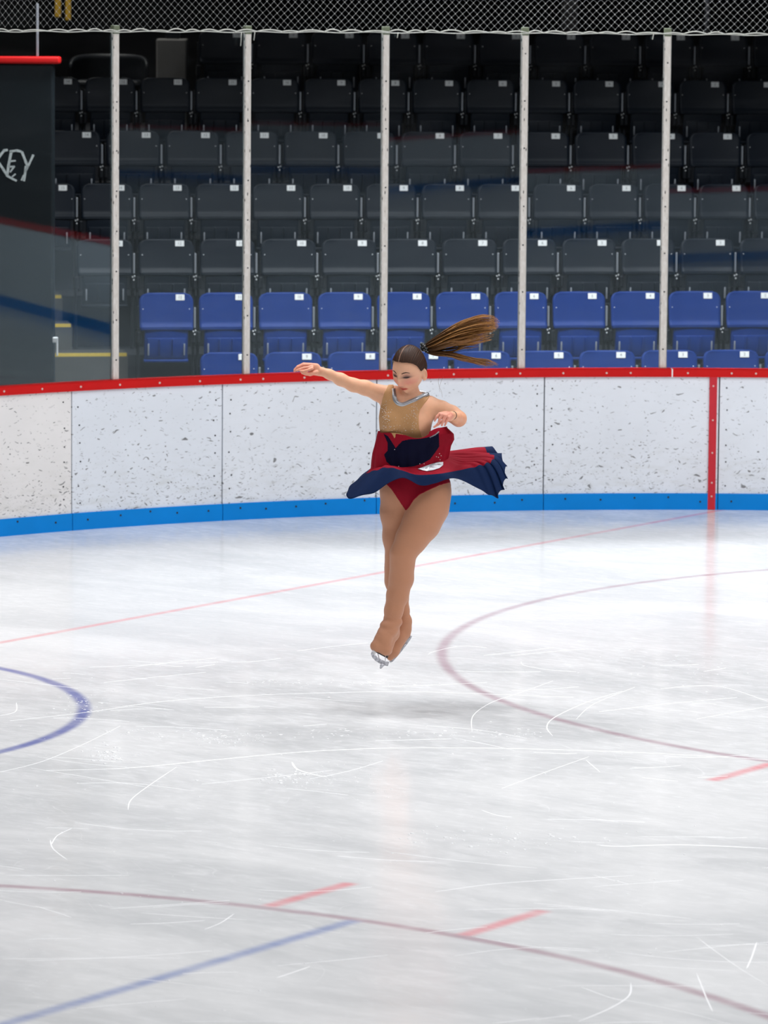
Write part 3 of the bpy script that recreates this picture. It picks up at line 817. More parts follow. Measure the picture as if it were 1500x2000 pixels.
def mesh_obj(name, V, Q, mats, parent, smooth=True, color=None, mi=None):
    me = bpy.data.meshes.new(name); me.from_pydata(V.tolist(), [], Q.tolist() if hasattr(Q, 'tolist') else Q)
    for mm in (mats if isinstance(mats, (list, tuple)) else [mats]): me.materials.append(mm)
    if smooth: me.polygons.foreach_set('use_smooth', [True]*len(me.polygons))
    if mi is not None: me.polygons.foreach_set('material_index', np.asarray(mi, np.int32))
    if color is not None:
        at = me.color_attributes.new('tint', 'FLOAT_COLOR', 'POINT')
        at.data.foreach_set('color', np.c_[color, np.ones(len(color))].astype(np.float32).ravel())
    me.update(); o = bpy.data.objects.new(name, me); COL.objects.link(o)
    if parent is not None: o.parent = parent
    return o
def in_poly(uv, poly):
    x, y = uv[:, 0], uv[:, 1]; r = np.zeros(len(uv), bool); n = len(poly)
    for i in range(n):
        x0, y0 = poly[i]; x1, y1 = poly[(i+1) % n]
        if y0 == y1: continue
        r ^= ((y0 > y) != (y1 > y)) & (x < (x1-x0)*(y-y0)/(y1-y0)+x0)
    return r
def sub_mesh(V, Q, keep, off, N, smooth_edge=6, thick=True):
    """cloth cut out of the body surface: faces whose centre is kept, pushed out along the normals, edge smoothed, hem turned in"""
    q = Q[keep]; used_ = np.unique(q); mp = np.full(len(V), -1); mp[used_] = np.arange(len(used_))
    v = V[used_].copy(); nn = N[used_]; q = mp[q]
    e = np.concatenate([q[:, [0, 1]], q[:, [1, 2]], q[:, [2, 3]], q[:, [3, 0]]])
    es = np.sort(e, 1); key = es[:, 0].astype(np.int64)*len(v)+es[:, 1]
    u, first, c = np.unique(key, return_index=True, return_counts=True); be = e[first[c == 1]]
    for _ in range(smooth_edge):
        A = np.zeros_like(v); cn = np.zeros(len(v))
        for a, b_ in ((0, 1), (1, 0)):
            np.add.at(A, be[:, a], v[be[:, b_]]); np.add.at(cn, be[:, a], 1)
        m_ = cn > 0; v[m_] += (A[m_]/cn[m_][:, None]-v[m_])*.5
    vo = v+nn*off
    if thick:
        bi = np.unique(be); mp2 = np.full(len(v), -1); mp2[bi] = len(v)+np.arange(len(bi))
        vo = np.concatenate([vo, v[bi]-nn[bi]*.002]); rim = np.stack([be[:, 1], be[:, 0], mp2[be[:, 0]], mp2[be[:, 1]]], 1)
        q = np.concatenate([q, rim])
    return vo, q, used_

def varaxis(segs):
    out = [segs[0][0]]
    for a, b_, st in segs:
        n = max(1, int(round((b_-a)/st))); out += list(a+(b_-a)*np.arange(1, n+1)/n)
    return np.array(out)
xL = lambda u: P(u, 900)[0]
zV = lambda v: P(800, v)[2]
xs_ = varaxis([(xL(562), xL(632), .0026), (xL(632), xL(757), .0042), (xL(757), xL(892), .0024), (xL(892), xL(922), .004)])
zs_ = varaxis([(zV(1222), zV(842), .0045), (zV(842), zV(798), .0026), (zV(798), zV(778), .0035), (zV(778), zV(654), .0024)])
ys_ = varaxis([(-.34, -.17, .0040), (-.17, .02, .0028), (.02, .20, .0045)])
FD = Field(xs_, ys_, zs_)

# --- torso and neck
T = FD.new()
def slab(F, u, v, hw, r, y=0.0, k=.04, sy=1.0, tilt=0.0):
    a = P(u-hw+r/PX, v-tilt, y); b_ = P(u+hw-r/PX, v+tilt, y); FD.cap(F, a, b_, r, r, k, sy)
slab(T, 797, 788, 50, .050, .0, tilt=9, sy=.95)
slab(T, 794, 806, 50, .072, .0, tilt=6)
slab(T, 791, 826, 49, .082, .005, tilt=3)
slab(T, 791, 850, 46, .078, .01)
slab(T, 796, 880, 42, .076, .015)
slab(T, 803, 910, 50, .080, .01)
slab(T, 811, 940, 63, .092, .005)
slab(T, 812, 962, 66, .094, .005)
for (u, v) in ((765, 822), (812, 825)): FD.cap(T, P(u, v, -.050), P(u, v+4, -.052), .040, .038, .03)
FD.cap(T, P(806, 786, .01), P(802, 760, .002), .046, .042, .03)
FD.cap(T, P(812, 786, .03), P(838, 790, .03), .045, .04, .04)
FD.cap(T, P(798, 786, .03), P(765, 774, .03), .042, .04, .04)
# --- her right arm (reaching out to the left of the picture)
A1 = FD.new()
pts = [P(768, 772, .01), P(740, 768, -.01), P(712, 757, -.04), P(690, 752, -.06), P(665, 741, -.08), P(643, 731, -.10), P(630, 726, -.11)]
FD.chain(A1, pts, [.049, .0415, .037, .0335, .031, .024, .0205], .02)
H1 = FD.new()
FD.cap(H1, P(629, 726, -.11), P(612, 718, -.112), .019, .020, .01, .75)
FD.cap(H1, P(623, 729, -.11), P(609, 727, -.112), .015, .014, .01, .8)
FD.cap(H1, P(618, 716, -.11), P(605, 715, -.112), .017, .014, .01, .8)
for ch, rr in (([(609, 712, -.100), (593, 711, -.095), (582, 716, -.094), (575, 722, -.095)], .0085),
               ([(608, 713, -.116), (592, 713, -.116), (581, 718, -.117), (575, 725, -.118)], .0085),
               ([(609, 717, -.130), (594, 719, -.134), (585, 722, -.137), (579, 724, -.138)], .0082),
               ([(610, 720, -.142), (598, 724, -.150), (591, 725, -.153), (586, 724, -.154)], .0074)):
    pp = [P(*c) for c in ch]; hf = FD.new(); FD.chain(hf, pp, [rr*1.08, rr, rr*.92, rr*.72], .003)
    m_ = hf < .1; H1[m_] = smin(H1[m_], hf[m_], .0035)
hf = FD.new(); FD.chain(hf, [P(618, 727, -.125), P(606, 731, -.140), P(597, 730, -.150), P(590, 728, -.154)], [.012, .0095, .0085, .007], .004)
H1 = smin(H1, hf, .005)
del hf
# --- her left arm, elbow out to the right, forearm coming back towards the camera
A2 = FD.new()
pts = [P(842, 796, .02), P(862, 800, .0), P(882, 808, -.02), P(896, 817, -.035)]
FD.chain(A2, pts, [.050, .044, .041, .039], .02)
F2 = FD.new()
FD.chain(F2, [P(896, 819, -.04), P(897, 818, -.09), P(890, 815, -.16), P(882, 811, -.215)], [.038, .034, .027, .0195], .02)
H2 = FD.new()
FD.cap(H2, P(883, 811, -.215), P(871, 810, -.255), .018, .019, .01)
FD.cap(H2, P(880, 818, -.22), P(868, 818, -.255), .013, .012, .01)
for ch, rr in (([(868, 806, -.262), (859, 808, -.275), (853, 814, -.28), (849, 822, -.278)], .0080),
               ([(872, 807, -.268), (864, 810, -.286), (859, 818, -.29), (856, 827, -.287)], .0086),
               ([(876, 809, -.268), (870, 812, -.290), (866, 821, -.294), (863, 831, -.288)], .0086),
               ([(880, 812, -.262), (876, 815, -.284), (872, 823, -.288), (869, 831, -.282)], .0080)):
    hf = FD.new(); FD.chain(hf, [P(*c) for c in ch], [rr*1.1, rr, rr*.9, rr*.7], .003); m_ = hf < .1
    H2[m_] = smin(H2[m_], hf[m_], .003)
hf = FD.new(); FD.chain(hf, [P(873, 819, -.235), P(863, 824, -.25), P(855, 829, -.258), P(848, 834, -.262)], [.012, .0095, .008, .0062], .004)
H2 = smin(H2, hf, .004); del hf
# --- legs
L1 = FD.new()   # her right leg, behind
pts = [P(781, 962, .02), P(778, 1000, .03), P(776, 1050, .035), P(775, 1090, .03), P(775, 1112, .04), P(775, 1135, .05), P(779, 1165, .055), P(784, 1192, .06), P(787, 1214, .06)]
FD.chain(L1, pts, [.096, .090, .071, .055, .057, .057, .046, .036, .034], .03)
L2 = FD.new()   # her left leg, crossing in front
pts = [P(838, 965, -.01), P(835, 990, -.03), P(823, 1022, -.06), P(804, 1052, -.085), P(787, 1082, -.10), P(785.5, 1105, -.095), P(784, 1130, -.08), P(776.5, 1162, -.07), P(769, 1192, -.07), P(766, 1212, -.07)]
FD.chain(L2, pts, [.106, .106, .094, .078, .062, .057, .058, .052, .043, .040], .03)
# --- head
HC = P(799, 721, -.045); HS = 1.09
def rotm(ax, a):
    return np.array(Matrix.Rotation(math.radians(a), 3, ax))
HR = rotm('Y', 5) @ rotm('Z', -30) @ rotm('X', 24)
def to_head(V): return ((V-HC)@HR)/HS
def head_f(x, y, z):
    t = np.clip(-z/.112, 0, 1.2)
    w = .0735*(1-.36*t**1.9); dpt = np.where(y < 0, .094-.012*t**2, .096-.040*t)
    w = w*(1-.06*np.clip(z/.112, 0, 1))
    f = (np.sqrt((x/w)**2+(y/dpt)**2+(z/.113)**2)-1)*.078
    g = 1/(1+np.exp((y+.045)/.010))
    G = lambda cx, cz, sx, sz: np.exp(-.5*(((x-cx)/sx)**2+((z-cz)/sz)**2))
    d = .0145*G(0, -.036, .0075, .0095)+.0105*G(0, -.016, .0060, .016)+.006*G(0, .004, .0075, .012)
    for s_ in (-1, 1):
        d = d + .005*G(s_*.0105, -.041, .005, .0055) - .011*G(s_*.030, .003, .013, .0095) + .007*G(s_*.031, .001, .010, .0062)
        d = d + .0035*G(s_*.027, .021, .017, .005) + .005*G(s_*.042, -.030, .017, .017)
    d = d + .0075*G(0, -.0635, .0135, .0040) + .0075*G(0, -.0735, .0110, .0042) - .0040*G(0, -.0685, .018, .0018)
    d = d + .009*G(0, -.098, .015, .012) - .003*G(0, -.084, .012, .004) - .002*G(0, -.056, .004, .004)
    return f - d*g
Hd = FD.new()
sl = FD.sl(HC-.15, HC+.15, 0); X, Y, Z = FD.grid(sl)
X, Y, Z = np.broadcast_arrays(X, Y, Z)
q = to_head(np.stack([X-0, Y-0, Z-0], -1).reshape(-1, 3)); f = head_f(q[:, 0], q[:, 1], q[:, 2])*HS
for s_ in (-1, 1):   # ears: rim minus bowl
    ex, ey, ez = q[:, 0]-s_*.075, q[:, 1]-.012, q[:, 2]+.024
    rr = np.sqrt((ex/.011)**2+(ey/.019)**2+(ez/.031)**2); fe = (rr-1)*.012
    bowl = (np.sqrt(((ex-s_*.010)/.009)**2+((ey+.004)/.011)**2+((ez-.004)/.018)**2)-1)*.009
    f = smin(f, np.maximum(fe, -bowl), .006)
Hd[sl] = np.minimum(f.reshape(X.shape), .2)
ALL = smin(T, A1, .03); ALL = np.minimum(ALL, smin(A1, H1, .012)); ALL = np.minimum(ALL, smin(T, A2, .03))
ALL = np.minimum(ALL, smin(A2, F2, .018)); ALL = np.minimum(ALL, smin(F2, H2, .010))
ALL = np.minimum(ALL, np.minimum(smin(T, L1, .035), smin(T, L2, .035)))
ALL = np.minimum(ALL, smin(T, Hd, .012))
BV, BQ = FD.nets(ALL)
del T, A1, A2, F2, H1, H2, L1, L2, Hd, ALL
BV = relax(BV, BQ, 3, .5, np.where((np.abs(to_head(BV)) < [.1, .14, .13]).all(1), .35, 1.0)); BN = vnormals(BV, BQ)
if ((BN*(BV-BV.mean(0))).sum(1)).mean() < 0: BQ = BQ[:, ::-1]; BN = -BN
BUV = PROJ(BV); BH = to_head(BV)

# --- skin colour (blush, lipstick, eye make-up, pinker hands; nose and mouth shade painted in)
def skin_tint():
    n = len(BV); c = np.tile(np.array([.74, .40, .245]), (n, 1))
    def mixc(m_, col):
        nonlocal c
        c = c*(1-m_[:, None])+np.array(col)*m_[:, None]
    x, y, z = BH.T; head = (np.abs(x) < .09) & (np.abs(y) < .13) & (z > -.125) & (z < .14)
    fr = head & (y < -.03)
    G = lambda cx, cz, sx, sz: np.exp(-.5*(((x-cx)/sx)**2+((z-cz)/sz)**2))*fr
    mixc(.45*head, (.80, .46, .31))
    for s_ in (-1, 1):
        mixc(.60*G(s_*.040, -.028, .019, .015), (.70, .20, .17))
        mixc(.62*G(s_*.030, .006, .013, .0075), (.22, .10, .10))
        e = np.clip(1.6*G(s_*.031, -.001, .0115, .0028), 0, 1); mixc(.95*e, (.03, .018, .02))
    mixc(.50*G(0, -.036, .010, .012), (.72, .26, .20))
    for s_ in (-1, 1): mixc(.8*G(s_*.0065, -.0465, .0028, .0018), (.25, .08, .06))  # nostril shade painted into the tint
    mixc(.35*G(0, -.052, .010, .004), (.45, .19, .13))  # shade under the nose, painted in
    lip = np.clip(1.9*np.exp(-.5*((np.abs(x)/.0155)**4+((z+.0685)/.0062)**4))*fr, 0, 1); mixc(.85*lip, (.55, .045, .03))
    mixc(.8*np.exp(-.5*((z+.0685)/.0013)**2)*(np.abs(x) < .016)*fr, (.16, .02, .02))  # dark crease between the lips, painted in place of relief
    u, v = BUV.T
    h1 = 1/(1+np.exp((u-622)/6)); mixc(.55*h1, (.72, .26, .20))
    h2 = ((BV[:, 1] < -.235) & (v > 795) & (u > 840)).astype(float); mixc(.60*h2, (.74, .27, .22))
    el = np.exp(-.5*(((u-905)/10)**2+((v-818)/12)**2))*(v > 780); mixc(.4*el, (.70, .25, .15))
    return c
def tint_mat(name, rough, sss=0.0, vary=.08, vscale=40, bump=.05, spec=.4, wv=None):
    t = NT(name); at = t.new('ShaderNodeAttribute', attribute_name='tint'); c = t.coord()
    n = t.m('MULTIPLY_ADD', t.noise(c, vscale, 4), 2*vary, 1-vary)
    v = t.new('ShaderNodeVectorMath', operation='SCALE'); t.set(v, 0, at.outputs['Color']); t.set(v, 'Scale', n)
    t.set(t.b, 'Base Color', v.outputs[0]); t.b.inputs['Roughness'].default_value = rough
    t.b.inputs['Specular IOR Level'].default_value = spec
    if sss:
        t.b.inputs['Subsurface Weight'].default_value = sss; t.b.inputs['Subsurface Radius'].default_value = (.6, .25, .12); t.b.inputs['Subsurface Scale'].default_value = .01
    if bump: t.bump(t.noise(c, vscale*6, 3), bump, .001)
    return t.mat
M['skin'] = tint_mat('skin', .5, .15, .05, 60, .05, .35)
M['hair'] = tint_mat('hair', .5, 0, .3, 90, .3, .22)
M['tights'] = mat('tan_tights', (.49, .225, .125), .62, vary=.08, vscale=300, bump=.15, bscale=900, spec=.3, sheen=.15)
M['nude_mesh'] = mat('nude_mesh_fabric', (.50, .27, .115), .6, vary=.10, vscale=200, bump=.2, bscale=700, spec=.3)
M['red_cloth'] = mat('crimson_cloth', (.27, .002, .015), .68, vary=.12, vscale=60, bump=.25, bscale=500, spec=.15)
M['navy_cloth'] = mat('navy_cloth', (.0015, .013, .058), .7, vary=.15, vscale=60, bump=.3, bscale=500, spec=.15)
M['navy_dark'] = mat('midnight_navy_cloth', (.0012, .0018, .017), .7, vary=.15, vscale=60, bump=.2, bscale=500, spec=.12)
M['silver'] = mat('silver_foil_cloth', (.40, .42, .45), .36, .7, vary=.3, vscale=45, bump=.35, bscale=45)
M['crystal'] = mat('clear_crystals', (.95, .92, .86), .12, .3)
M['scrunchie'] = mat('dark_sequin_band', (.03, .035, .035), .35, .3, vary=.5, vscale=200)
M['blade'] = mat('steel_blade', (.50, .50, .54), .42, .35)
M['blade_grip'] = mat('white_plastic_stanchion', (.74, .75, .76), .4)
M['sole'] = mat('dark_sole', (.05, .04, .035), .6)

sk = empty('person', O3, -YAW); tag(sk, 'young figure skater mid-jump, arms out, in a nude, red and navy dress with tan tights', 'person')
body = mesh_obj('body', BV, BQ, M['skin'], sk, True, skin_tint())
from mathutils.bvhtree import BVHTree
bvh = BVHTree.FromPolygons(BV.tolist(), BQ.tolist())
CAML = np.array([(CAM-O3n)@R0, (CAM-O3n)@F0, CAM[2]])
def surf(u, v, lift=0.0, tree=None):
    p = P(u, v, 0); d = Vector(p-CAML).normalized(); h = (tree or bvh).ray_cast(Vector(CAML), d)
    if h[0] is None: return Vector(p)
    n = h[1] if h[1].dot(d) < 0 else -h[1]
    return h[0]+n*lift

FC = BV[BQ].mean(1); FUV = PROJ(FC); FH = to_head(FC)
# tights
leg = (FUV[:, 1] > 928) & (FUV[:, 0] > 735) & (FUV[:, 0] < 890)
v_, q_, _ = sub_mesh(BV, BQ, leg, .0015, BN, 4, False); mesh_obj('tights', v_, q_, M['tights'], sk)
# briefs
brief_poly = [(700, 900), (756, 946), (766, 957), (779, 976), (789, 992), (794, 997), (800, 990), (808, 977), (820, 966), (838, 957), (858, 948), (900, 936), (900, 900)]
br = in_poly(FUV, brief_poly) & (FUV[:, 1] > 905) & (FC[:, 1] < .02) | ((FC[:, 1] >= .02) & (FUV[:, 1] > 905) & (FUV[:, 1] < 985-.5*np.abs(FUV[:, 0]-812)))
br &= (FUV[:, 0] > 735)
v_, q_, _ = sub_mesh(BV, BQ, br, .0045, BN, 10); mesh_obj('briefs', v_, q_, M['red_cloth'], sk)
# nude bodice
bod_poly = [(730, 862), (738, 835), (743, 800), (747, 780), (751, 766), (759, 752), (772, 745), (850, 752), (838, 776), (829, 788), (820, 800), (817, 815), (818, 835), (826, 862)]
bd = in_poly(FUV, bod_poly) & (FUV[:, 1] > 752) & (FC[:, 1] < .03) & (FC[:, 1] > -.16)
bd &= ~((FH[:, 2] > -.125) & (FC[:, 2] > P(800, 772)[2]) & (FC[:, 0] > P(772, 770)[0]))
neck = in_poly(FUV, [(768, 740), (769, 765), (774, 786), (782, 792), (800, 788), (822, 779), (838, 770), (840, 740)])
bd &= ~neck
bd |= (FC[:, 1] >= .03) & (FUV[:, 1] > 785) & (FUV[:, 1] < 860) & (FUV[:, 0] > 745) & (FUV[:, 0] < 836)
v_, q_, _ = sub_mesh(BV, BQ, bd, .0028, BN, 10); bodice = mesh_obj('bodice', v_, q_, M['nude_mesh'], sk)
bodtree = BVHTree.FromPolygons(v_.tolist(), q_.tolist())
b = MB(); cr_ = random.Random(5)
for i in range(190):
    r_ = cr_.random()
    if r_ < .45: u, v = cr_.gauss(752, 6), cr_.gauss(808, 14)
    elif r_ < .75: u, v = cr_.gauss(808, 6), cr_.gauss(808, 13)
    elif r_ < .9: u, v = cr_.uniform(745, 816), cr_.uniform(815, 842)
    else: u, v = cr_.uniform(750, 815), cr_.uniform(800, 845)
    if not (743 < u < 817 and 770 < v < 845): continue
    p = surf(u, v, .001, bodtree); b.ball(p, cr_.uniform(.0010, .0022), 5)
o = b.build('crystals', M['crystal'], bodice); o['kind'] = 'stuff'
# silver collar
b = MB()
def ribbon(mb, pts, ups, thick, n_sub=6):
    """flat band through pts; ups gives half-width vectors"""
    k = len(pts); cs = []
    for i in range(k-1):
        for j in range(n_sub):
            t = j/n_sub; t0, t1, t2, t3 = pts[max(i-1, 0)], pts[i], pts[i+1], pts[min(i+2, k-1)]
            p = [.5*((2*t1[c])+(-t0[c]+t2[c])*t+(2*t0[c]-5*t1[c]+4*t2[c]-t3[c])*t*t+(-t0[c]+3*t1[c]-3*t2[c]+t3[c])*t**3) for c in range(3)]
            cs.append((Vector(p), ups[i].lerp(ups[i+1], t)))
    cs.append((Vector(pts[-1]), ups[-1])); n = len(cs)
    vs = []
    for i, (p, h) in enumerate(cs):
        tg = (cs[min(i+1, n-1)][0]-cs[max(i-1, 0)][0]).normalized(); nr = tg.cross(h).normalized()
        if nr.y > 0 and p.y < .03: nr = -nr
        vs += [p+h, p+nr*thick, p-h, p-nr*thick*.5]
    fs = [(i*4+a, (i+1)*4+a, (i+1)*4+(a+1) % 4, i*4+(a+1) % 4) for i in range(n-1) for a in range(4)] + [(0, 1, 2, 3), ((n-1)*4+3, (n-1)*4+2, (n-1)*4+1, (n-1)*4)]
    mb.add(vs, fs)
cl = [surf(767, 760, .002), surf(768, 772, .003), surf(771, 783, .004), surf(777, 790, .004), surf(787, 792, .004), surf(800, 787, .004), surf(814, 781, .004), surf(827, 775, .004), surf(836, 770, .004)]
cl += [Vector(P(836, 769, .045)), Vector(P(822, 766, .072)), Vector(P(800, 764, .076)), Vector(P(778, 762, .045)), Vector(P(769, 760, .02))]
hw_ = .0125
ups = [Vector((.013, 0, .004)), Vector((.014, -.003, .005)), Vector((.013, -.004, .009)), Vector((.008, -.005, .0145)), Vector((.000, -.005, .0165)), Vector((-.004, -.004, .0155)), Vector((-.005, -.004, .015)), Vector((-.006, -.003, .014)), Vector((-.006, 0, .010))] + [Vector((0, 0, .008))]*5
ribbon(b, cl, ups, .0032); b.build('collar', M['silver'], sk, True)
# --- dress body (crimson, navy front panel)
rings = [(836, 741, 872, .085, .112), (848, 738, 885, .088, .112), (858, 736, 886, .09, .115), (870, 733, 880, .09, .115), (885, 729, 877, .09, .115), (900, 727, 874, .092, .118), (913, 726, 872, .095, .12), (924, 722, 869, .098, .125)]
def dress_pt(s, t):
    a = 2*PI*s; c = -math.cos(a); sn = math.sin(a)          # s=0 left, s=.25 front, s=.5 right
    top = 842+ (11*math.exp(-((c-.05)/.35)**2)*(sn > 0) - (9*max(0, c-.2)/.8 if sn > -.3 else 0))
    front_low = 915 + 8*c*0
    v = top + (922-top)*t - (6*math.sin(PI*t)*0)
    x = np.interp(v, [r[0] for r in rings], [r[1] for r in rings]), np.interp(v, [r[0] for r in rings], [r[2] for r in rings])
    yb = np.interp(v, [r[0] for r in rings], [r[3] for r in rings]); yf = np.interp(v, [r[0] for r in rings], [r[4] for r in rings])
    u = (x[0]+x[1])/2 + c*(x[1]-x[0])/2*(1 if c < 0 else 1)
    fold = .004*math.sin(9*a+3*t)*min(1, t*2) + .0025*math.sin(23*a-5*t)*t
    y = -sn*(yf if sn > 0 else yb) - fold*(1 if sn > 0 else -1)
    if t < .12 and c < .45: u = u + (0)
    return P(u+fold*160*c*.5, v+(3*(1-t) if sn > .3 and c < .4 else 0), y)
b = MB(); b.grid(dress_pt, 420, 150, .004)
dv = np.array(b.v); fcn = np.array([dv[list(f)].mean(0) for f in b.f]); duv = PROJ(fcn)
navy = [(749, 847), (758, 852), (766, 864), (773, 875), (779, 868), (786, 861), (800, 858), (822, 857), (840, 853), (857, 845), (858, 872), (850, 884), (840, 897), (826, 905), (808, 911), (782, 913), (764, 910), (755, 902), (750, 888), (757, 880), (757, 865)]
inside = in_poly(duv, navy) & (fcn[:, 1] < 0)
star = in_poly(duv, [(742, 838), (765, 846), (771, 857), (773, 847), (800, 851), (812, 840), (795, 830), (745, 830)]) & (fcn[:, 1] < 0)
trim = in_poly(duv, [(839, 854), (850, 848), (857, 842), (858, 844), (851, 850), (840, 855)]) & (fcn[:, 1] < 0)
b.m = np.where(trim, 3, np.where(star, 2, np.where(inside, 1, 0))).tolist()
dress = b.build('dress', [M['red_cloth'], M['navy_dark'], M['nude_mesh'], M['silver']], sk, True)
# --- flared skirt
cols = [
 ((744, 902, .00), (728, 914, -.02), (716, 924, -.03), (681, 953, -.05)),
 ((750, 904, -.05), (742, 913, -.09), (735, 918, -.11), (680, 972, -.14)),
 ((763, 908, -.09), (760, 911, -.14), (757, 913, -.17), (728, 962, -.20)),
 ((785, 911, -.11), (784, 916, -.16), (783, 918, -.19), (782, 933, -.22)),
 ((810, 912, -.11), (812, 923, -.16), (813, 927, -.19), (822, 948, -.20)),
 ((840, 908, -.10), (848, 922, -.14), (850, 926, -.16), (850, 944, -.17)),
 ((862, 900, -.07), (871, 917, -.10), (878, 922, -.11), (890, 934, -.12)),
 ((868, 895, -.04), (892, 908, -.05), (918, 914, -.06), (940, 957, -.07)),
 ((868, 892, -.01), (900, 902, -.01), (942, 908, -.02), (969, 971, -.02)),
 ((868, 890, .03), (905, 898, .03), (958, 903, .03), (984, 950, .03)),
 ((866, 888, .06), (905, 892, .07), (966, 894, .08), (989, 922, .08)),
 ((862, 887, .08), (905, 884, .11), (955, 888, .13), (980, 890, .14)),
 ((850, 886, .10), (893, 880, .15), (938, 873, .19), (951, 872, .21)),
 ((805, 888, .11), (835, 886, .16), (868, 886, .20), (890, 886, .24)),
 ((765, 893, .09), (755, 900, .14), (745, 906, .17), (738, 912, .2)),
 ((746, 899, .04), (730, 912, .06), (716, 924, .07), (694, 940, .08))]
def crom(p0, p1, p2, p3, t): return .5*((2*p1)+(-p0+p2)*t+(2*p0-5*p1+4*p2-p3)*t*t+(-p0+3*p1-3*p2+p3)*t**3)
CA = np.array(cols, float); NC = len(cols)
def skirt_uvy(s, t):
    x = s*NC; i = int(x) % NC; f_ = x-int(x)
    k = crom(CA[(i-1) % NC], CA[i], CA[(i+1) % NC], CA[(i+2) % NC], f_)
    tt = t*3; j = min(2, int(tt)); g = tt-j
    p0 = k[max(j-1, 0)]; p3 = k[min(j+2, 3)]; p = crom(p0, k[j], k[j+1], p3, g)
    w_ = math.exp(-(((x-9.6)/2.1)**4)); w2 = math.exp(-(((x-1.2)/1.6)**4))
    p[1] += 5.5*w_*t*math.sin(2*PI*x*1.25+.5) + 1.6*math.sin(x*9)*t*w_ + 1.5*w2*t*math.sin(2*PI*x*1.1)
    p[2] += .015*w_*t*math.cos(2*PI*x*1.25+.5)
    p[0] += 3*w_*t**3*math.sin(2*PI*x*1.25+1.7)
    return p
b = MB(); b.grid(lambda s, t: P(*skirt_uvy(s % 1.0, t)), 320, 36, -.003, 0, 1)
dv = np.array(b.v); fcn = np.array([dv[list(f)].mean(0) for f in b.f]); duv = PROJ(fcn)
nf = 320*36; jj = np.array([(k//320)/36 for k in range(nf)]); mi = np.array(b.m)
emb = in_poly(duv, [(816, 916), (832, 909), (850, 904), (866, 903), (866, 908), (862, 914), (850, 919), (838, 921), (828, 919)]) & (fcn[:, 1] < 0)
# material 0 crimson, 1 navy
A_side = np.zeros(len(b.f), int); A_side[:nf] = (jj >= .66); 
B_side = np.zeros(len(b.f), int); B_side[nf:2*nf] = 1
mi = np.ones(len(b.f), int); mi[:nf] = (jj >= .66)
b.m = mi.tolist()
skirt = b.build('skirt', [M['red_cloth'], M['navy_cloth'], M['silver']], sk, True)
sktree = BVHTree.FromPolygons([tuple(v) for v in b.v], [tuple(f) for f in b.f])
# silver emblem on the front of the skirt
b = MB(); ep = [(816, 917), (828, 911), (842, 906), (856, 903), (865, 903), (865, 909), (858, 915), (846, 919), (834, 921), (824, 919)]
dtree = BVHTree.FromPolygons([tuple(v.co) for v in dress.data.vertices], [tuple(p.vertices) for p in dress.data.polygons])
def front2(u, v, lift):
    a_ = surf(u, v, lift, dtree); c_ = surf(u, v, lift, sktree)
    return a_ if a_.y < c_.y else c_
ce = front2(841, 912, .006); rim_ = [front2(u, v, .004) for u, v in ep]
midr = [front2(841+(u-841)*.55, 912+(v-912)*.55, .006+.003*(i % 2)) for i, (u, v) in enumerate(ep)]
n = len(ep); back = [p+Vector((0, .004, 0)) for p in rim_]
b.add([ce]+midr+rim_+back, [(0, 1+i, 1+(i+1) % n) for i in range(n)]+[(1+i, 1+n+i, 1+n+(i+1) % n, 1+(i+1) % n) for i in range(n)]+[(1+n+i, 1+2*n+i, 1+2*n+(i+1) % n, 1+n+(i+1) % n) for i in range(n)])
b.build('silver_emblem', M['silver'], dress)
b = MB()
for (u, v) in ((771, 878), (779, 911), (820, 906), (828, 906), (852, 892), (858, 886), (861, 890), (859, 898), (856, 893)): b.ball(front2(u, v, .002), .0024, 6)
o = b.build('dress_crystals', M['crystal'], dress); o['kind'] = 'stuff'
b = MB()

# --- hair
zl = np.interp(FH[:, 1], [-.12, -.085, -.06, -.045, -.028, -.012, .005, .04, .08], [.080, .076, .067, .058, .040, .002, -.022, -.050, -.064])
inhead = (np.abs(FH[:, 0]) < .10) & (np.abs(FH[:, 1]) < .13) & (FH[:, 2] < .15)
notear = ~((np.abs(FH[:, 0]) > .070) & (FH[:, 2] < .008) & (FH[:, 1] < .034) & (FH[:, 1] > -.012))
hairm = inhead & (FH[:, 2] > zl) & notear
v_, q_, us_ = sub_mesh(BV, BQ, hairm, .0075, BN, 8); hh_ = to_head(v_)
part = np.exp(-((hh_[:, 0]+.004)/.0017)**2)*(hh_[:, 1] < .045)*(hh_[:, 2] > .04)
ang = np.arctan2(hh_[:, 0], hh_[:, 2]); strand = .5+.5*np.sin(ang*95+8*hh_[:, 1]/.05+3*np.sin(ang*17))
hc_ = np.array([.036, .016, .009])*(0.65+.8*strand[:, None]); hc_ = hc_*(1-part[:, None])+np.array([.42, .24, .17])*part[:, None]
nrm_ = np.zeros_like(v_); nrm_[:len(us_)] = BN[us_]
v_ = v_ - nrm_*(.004*part[:, None]) + nrm_*(.0012*strand[:, None])
hair = mesh_obj('hair', v_, q_, M['hair'], sk, True, hc_)
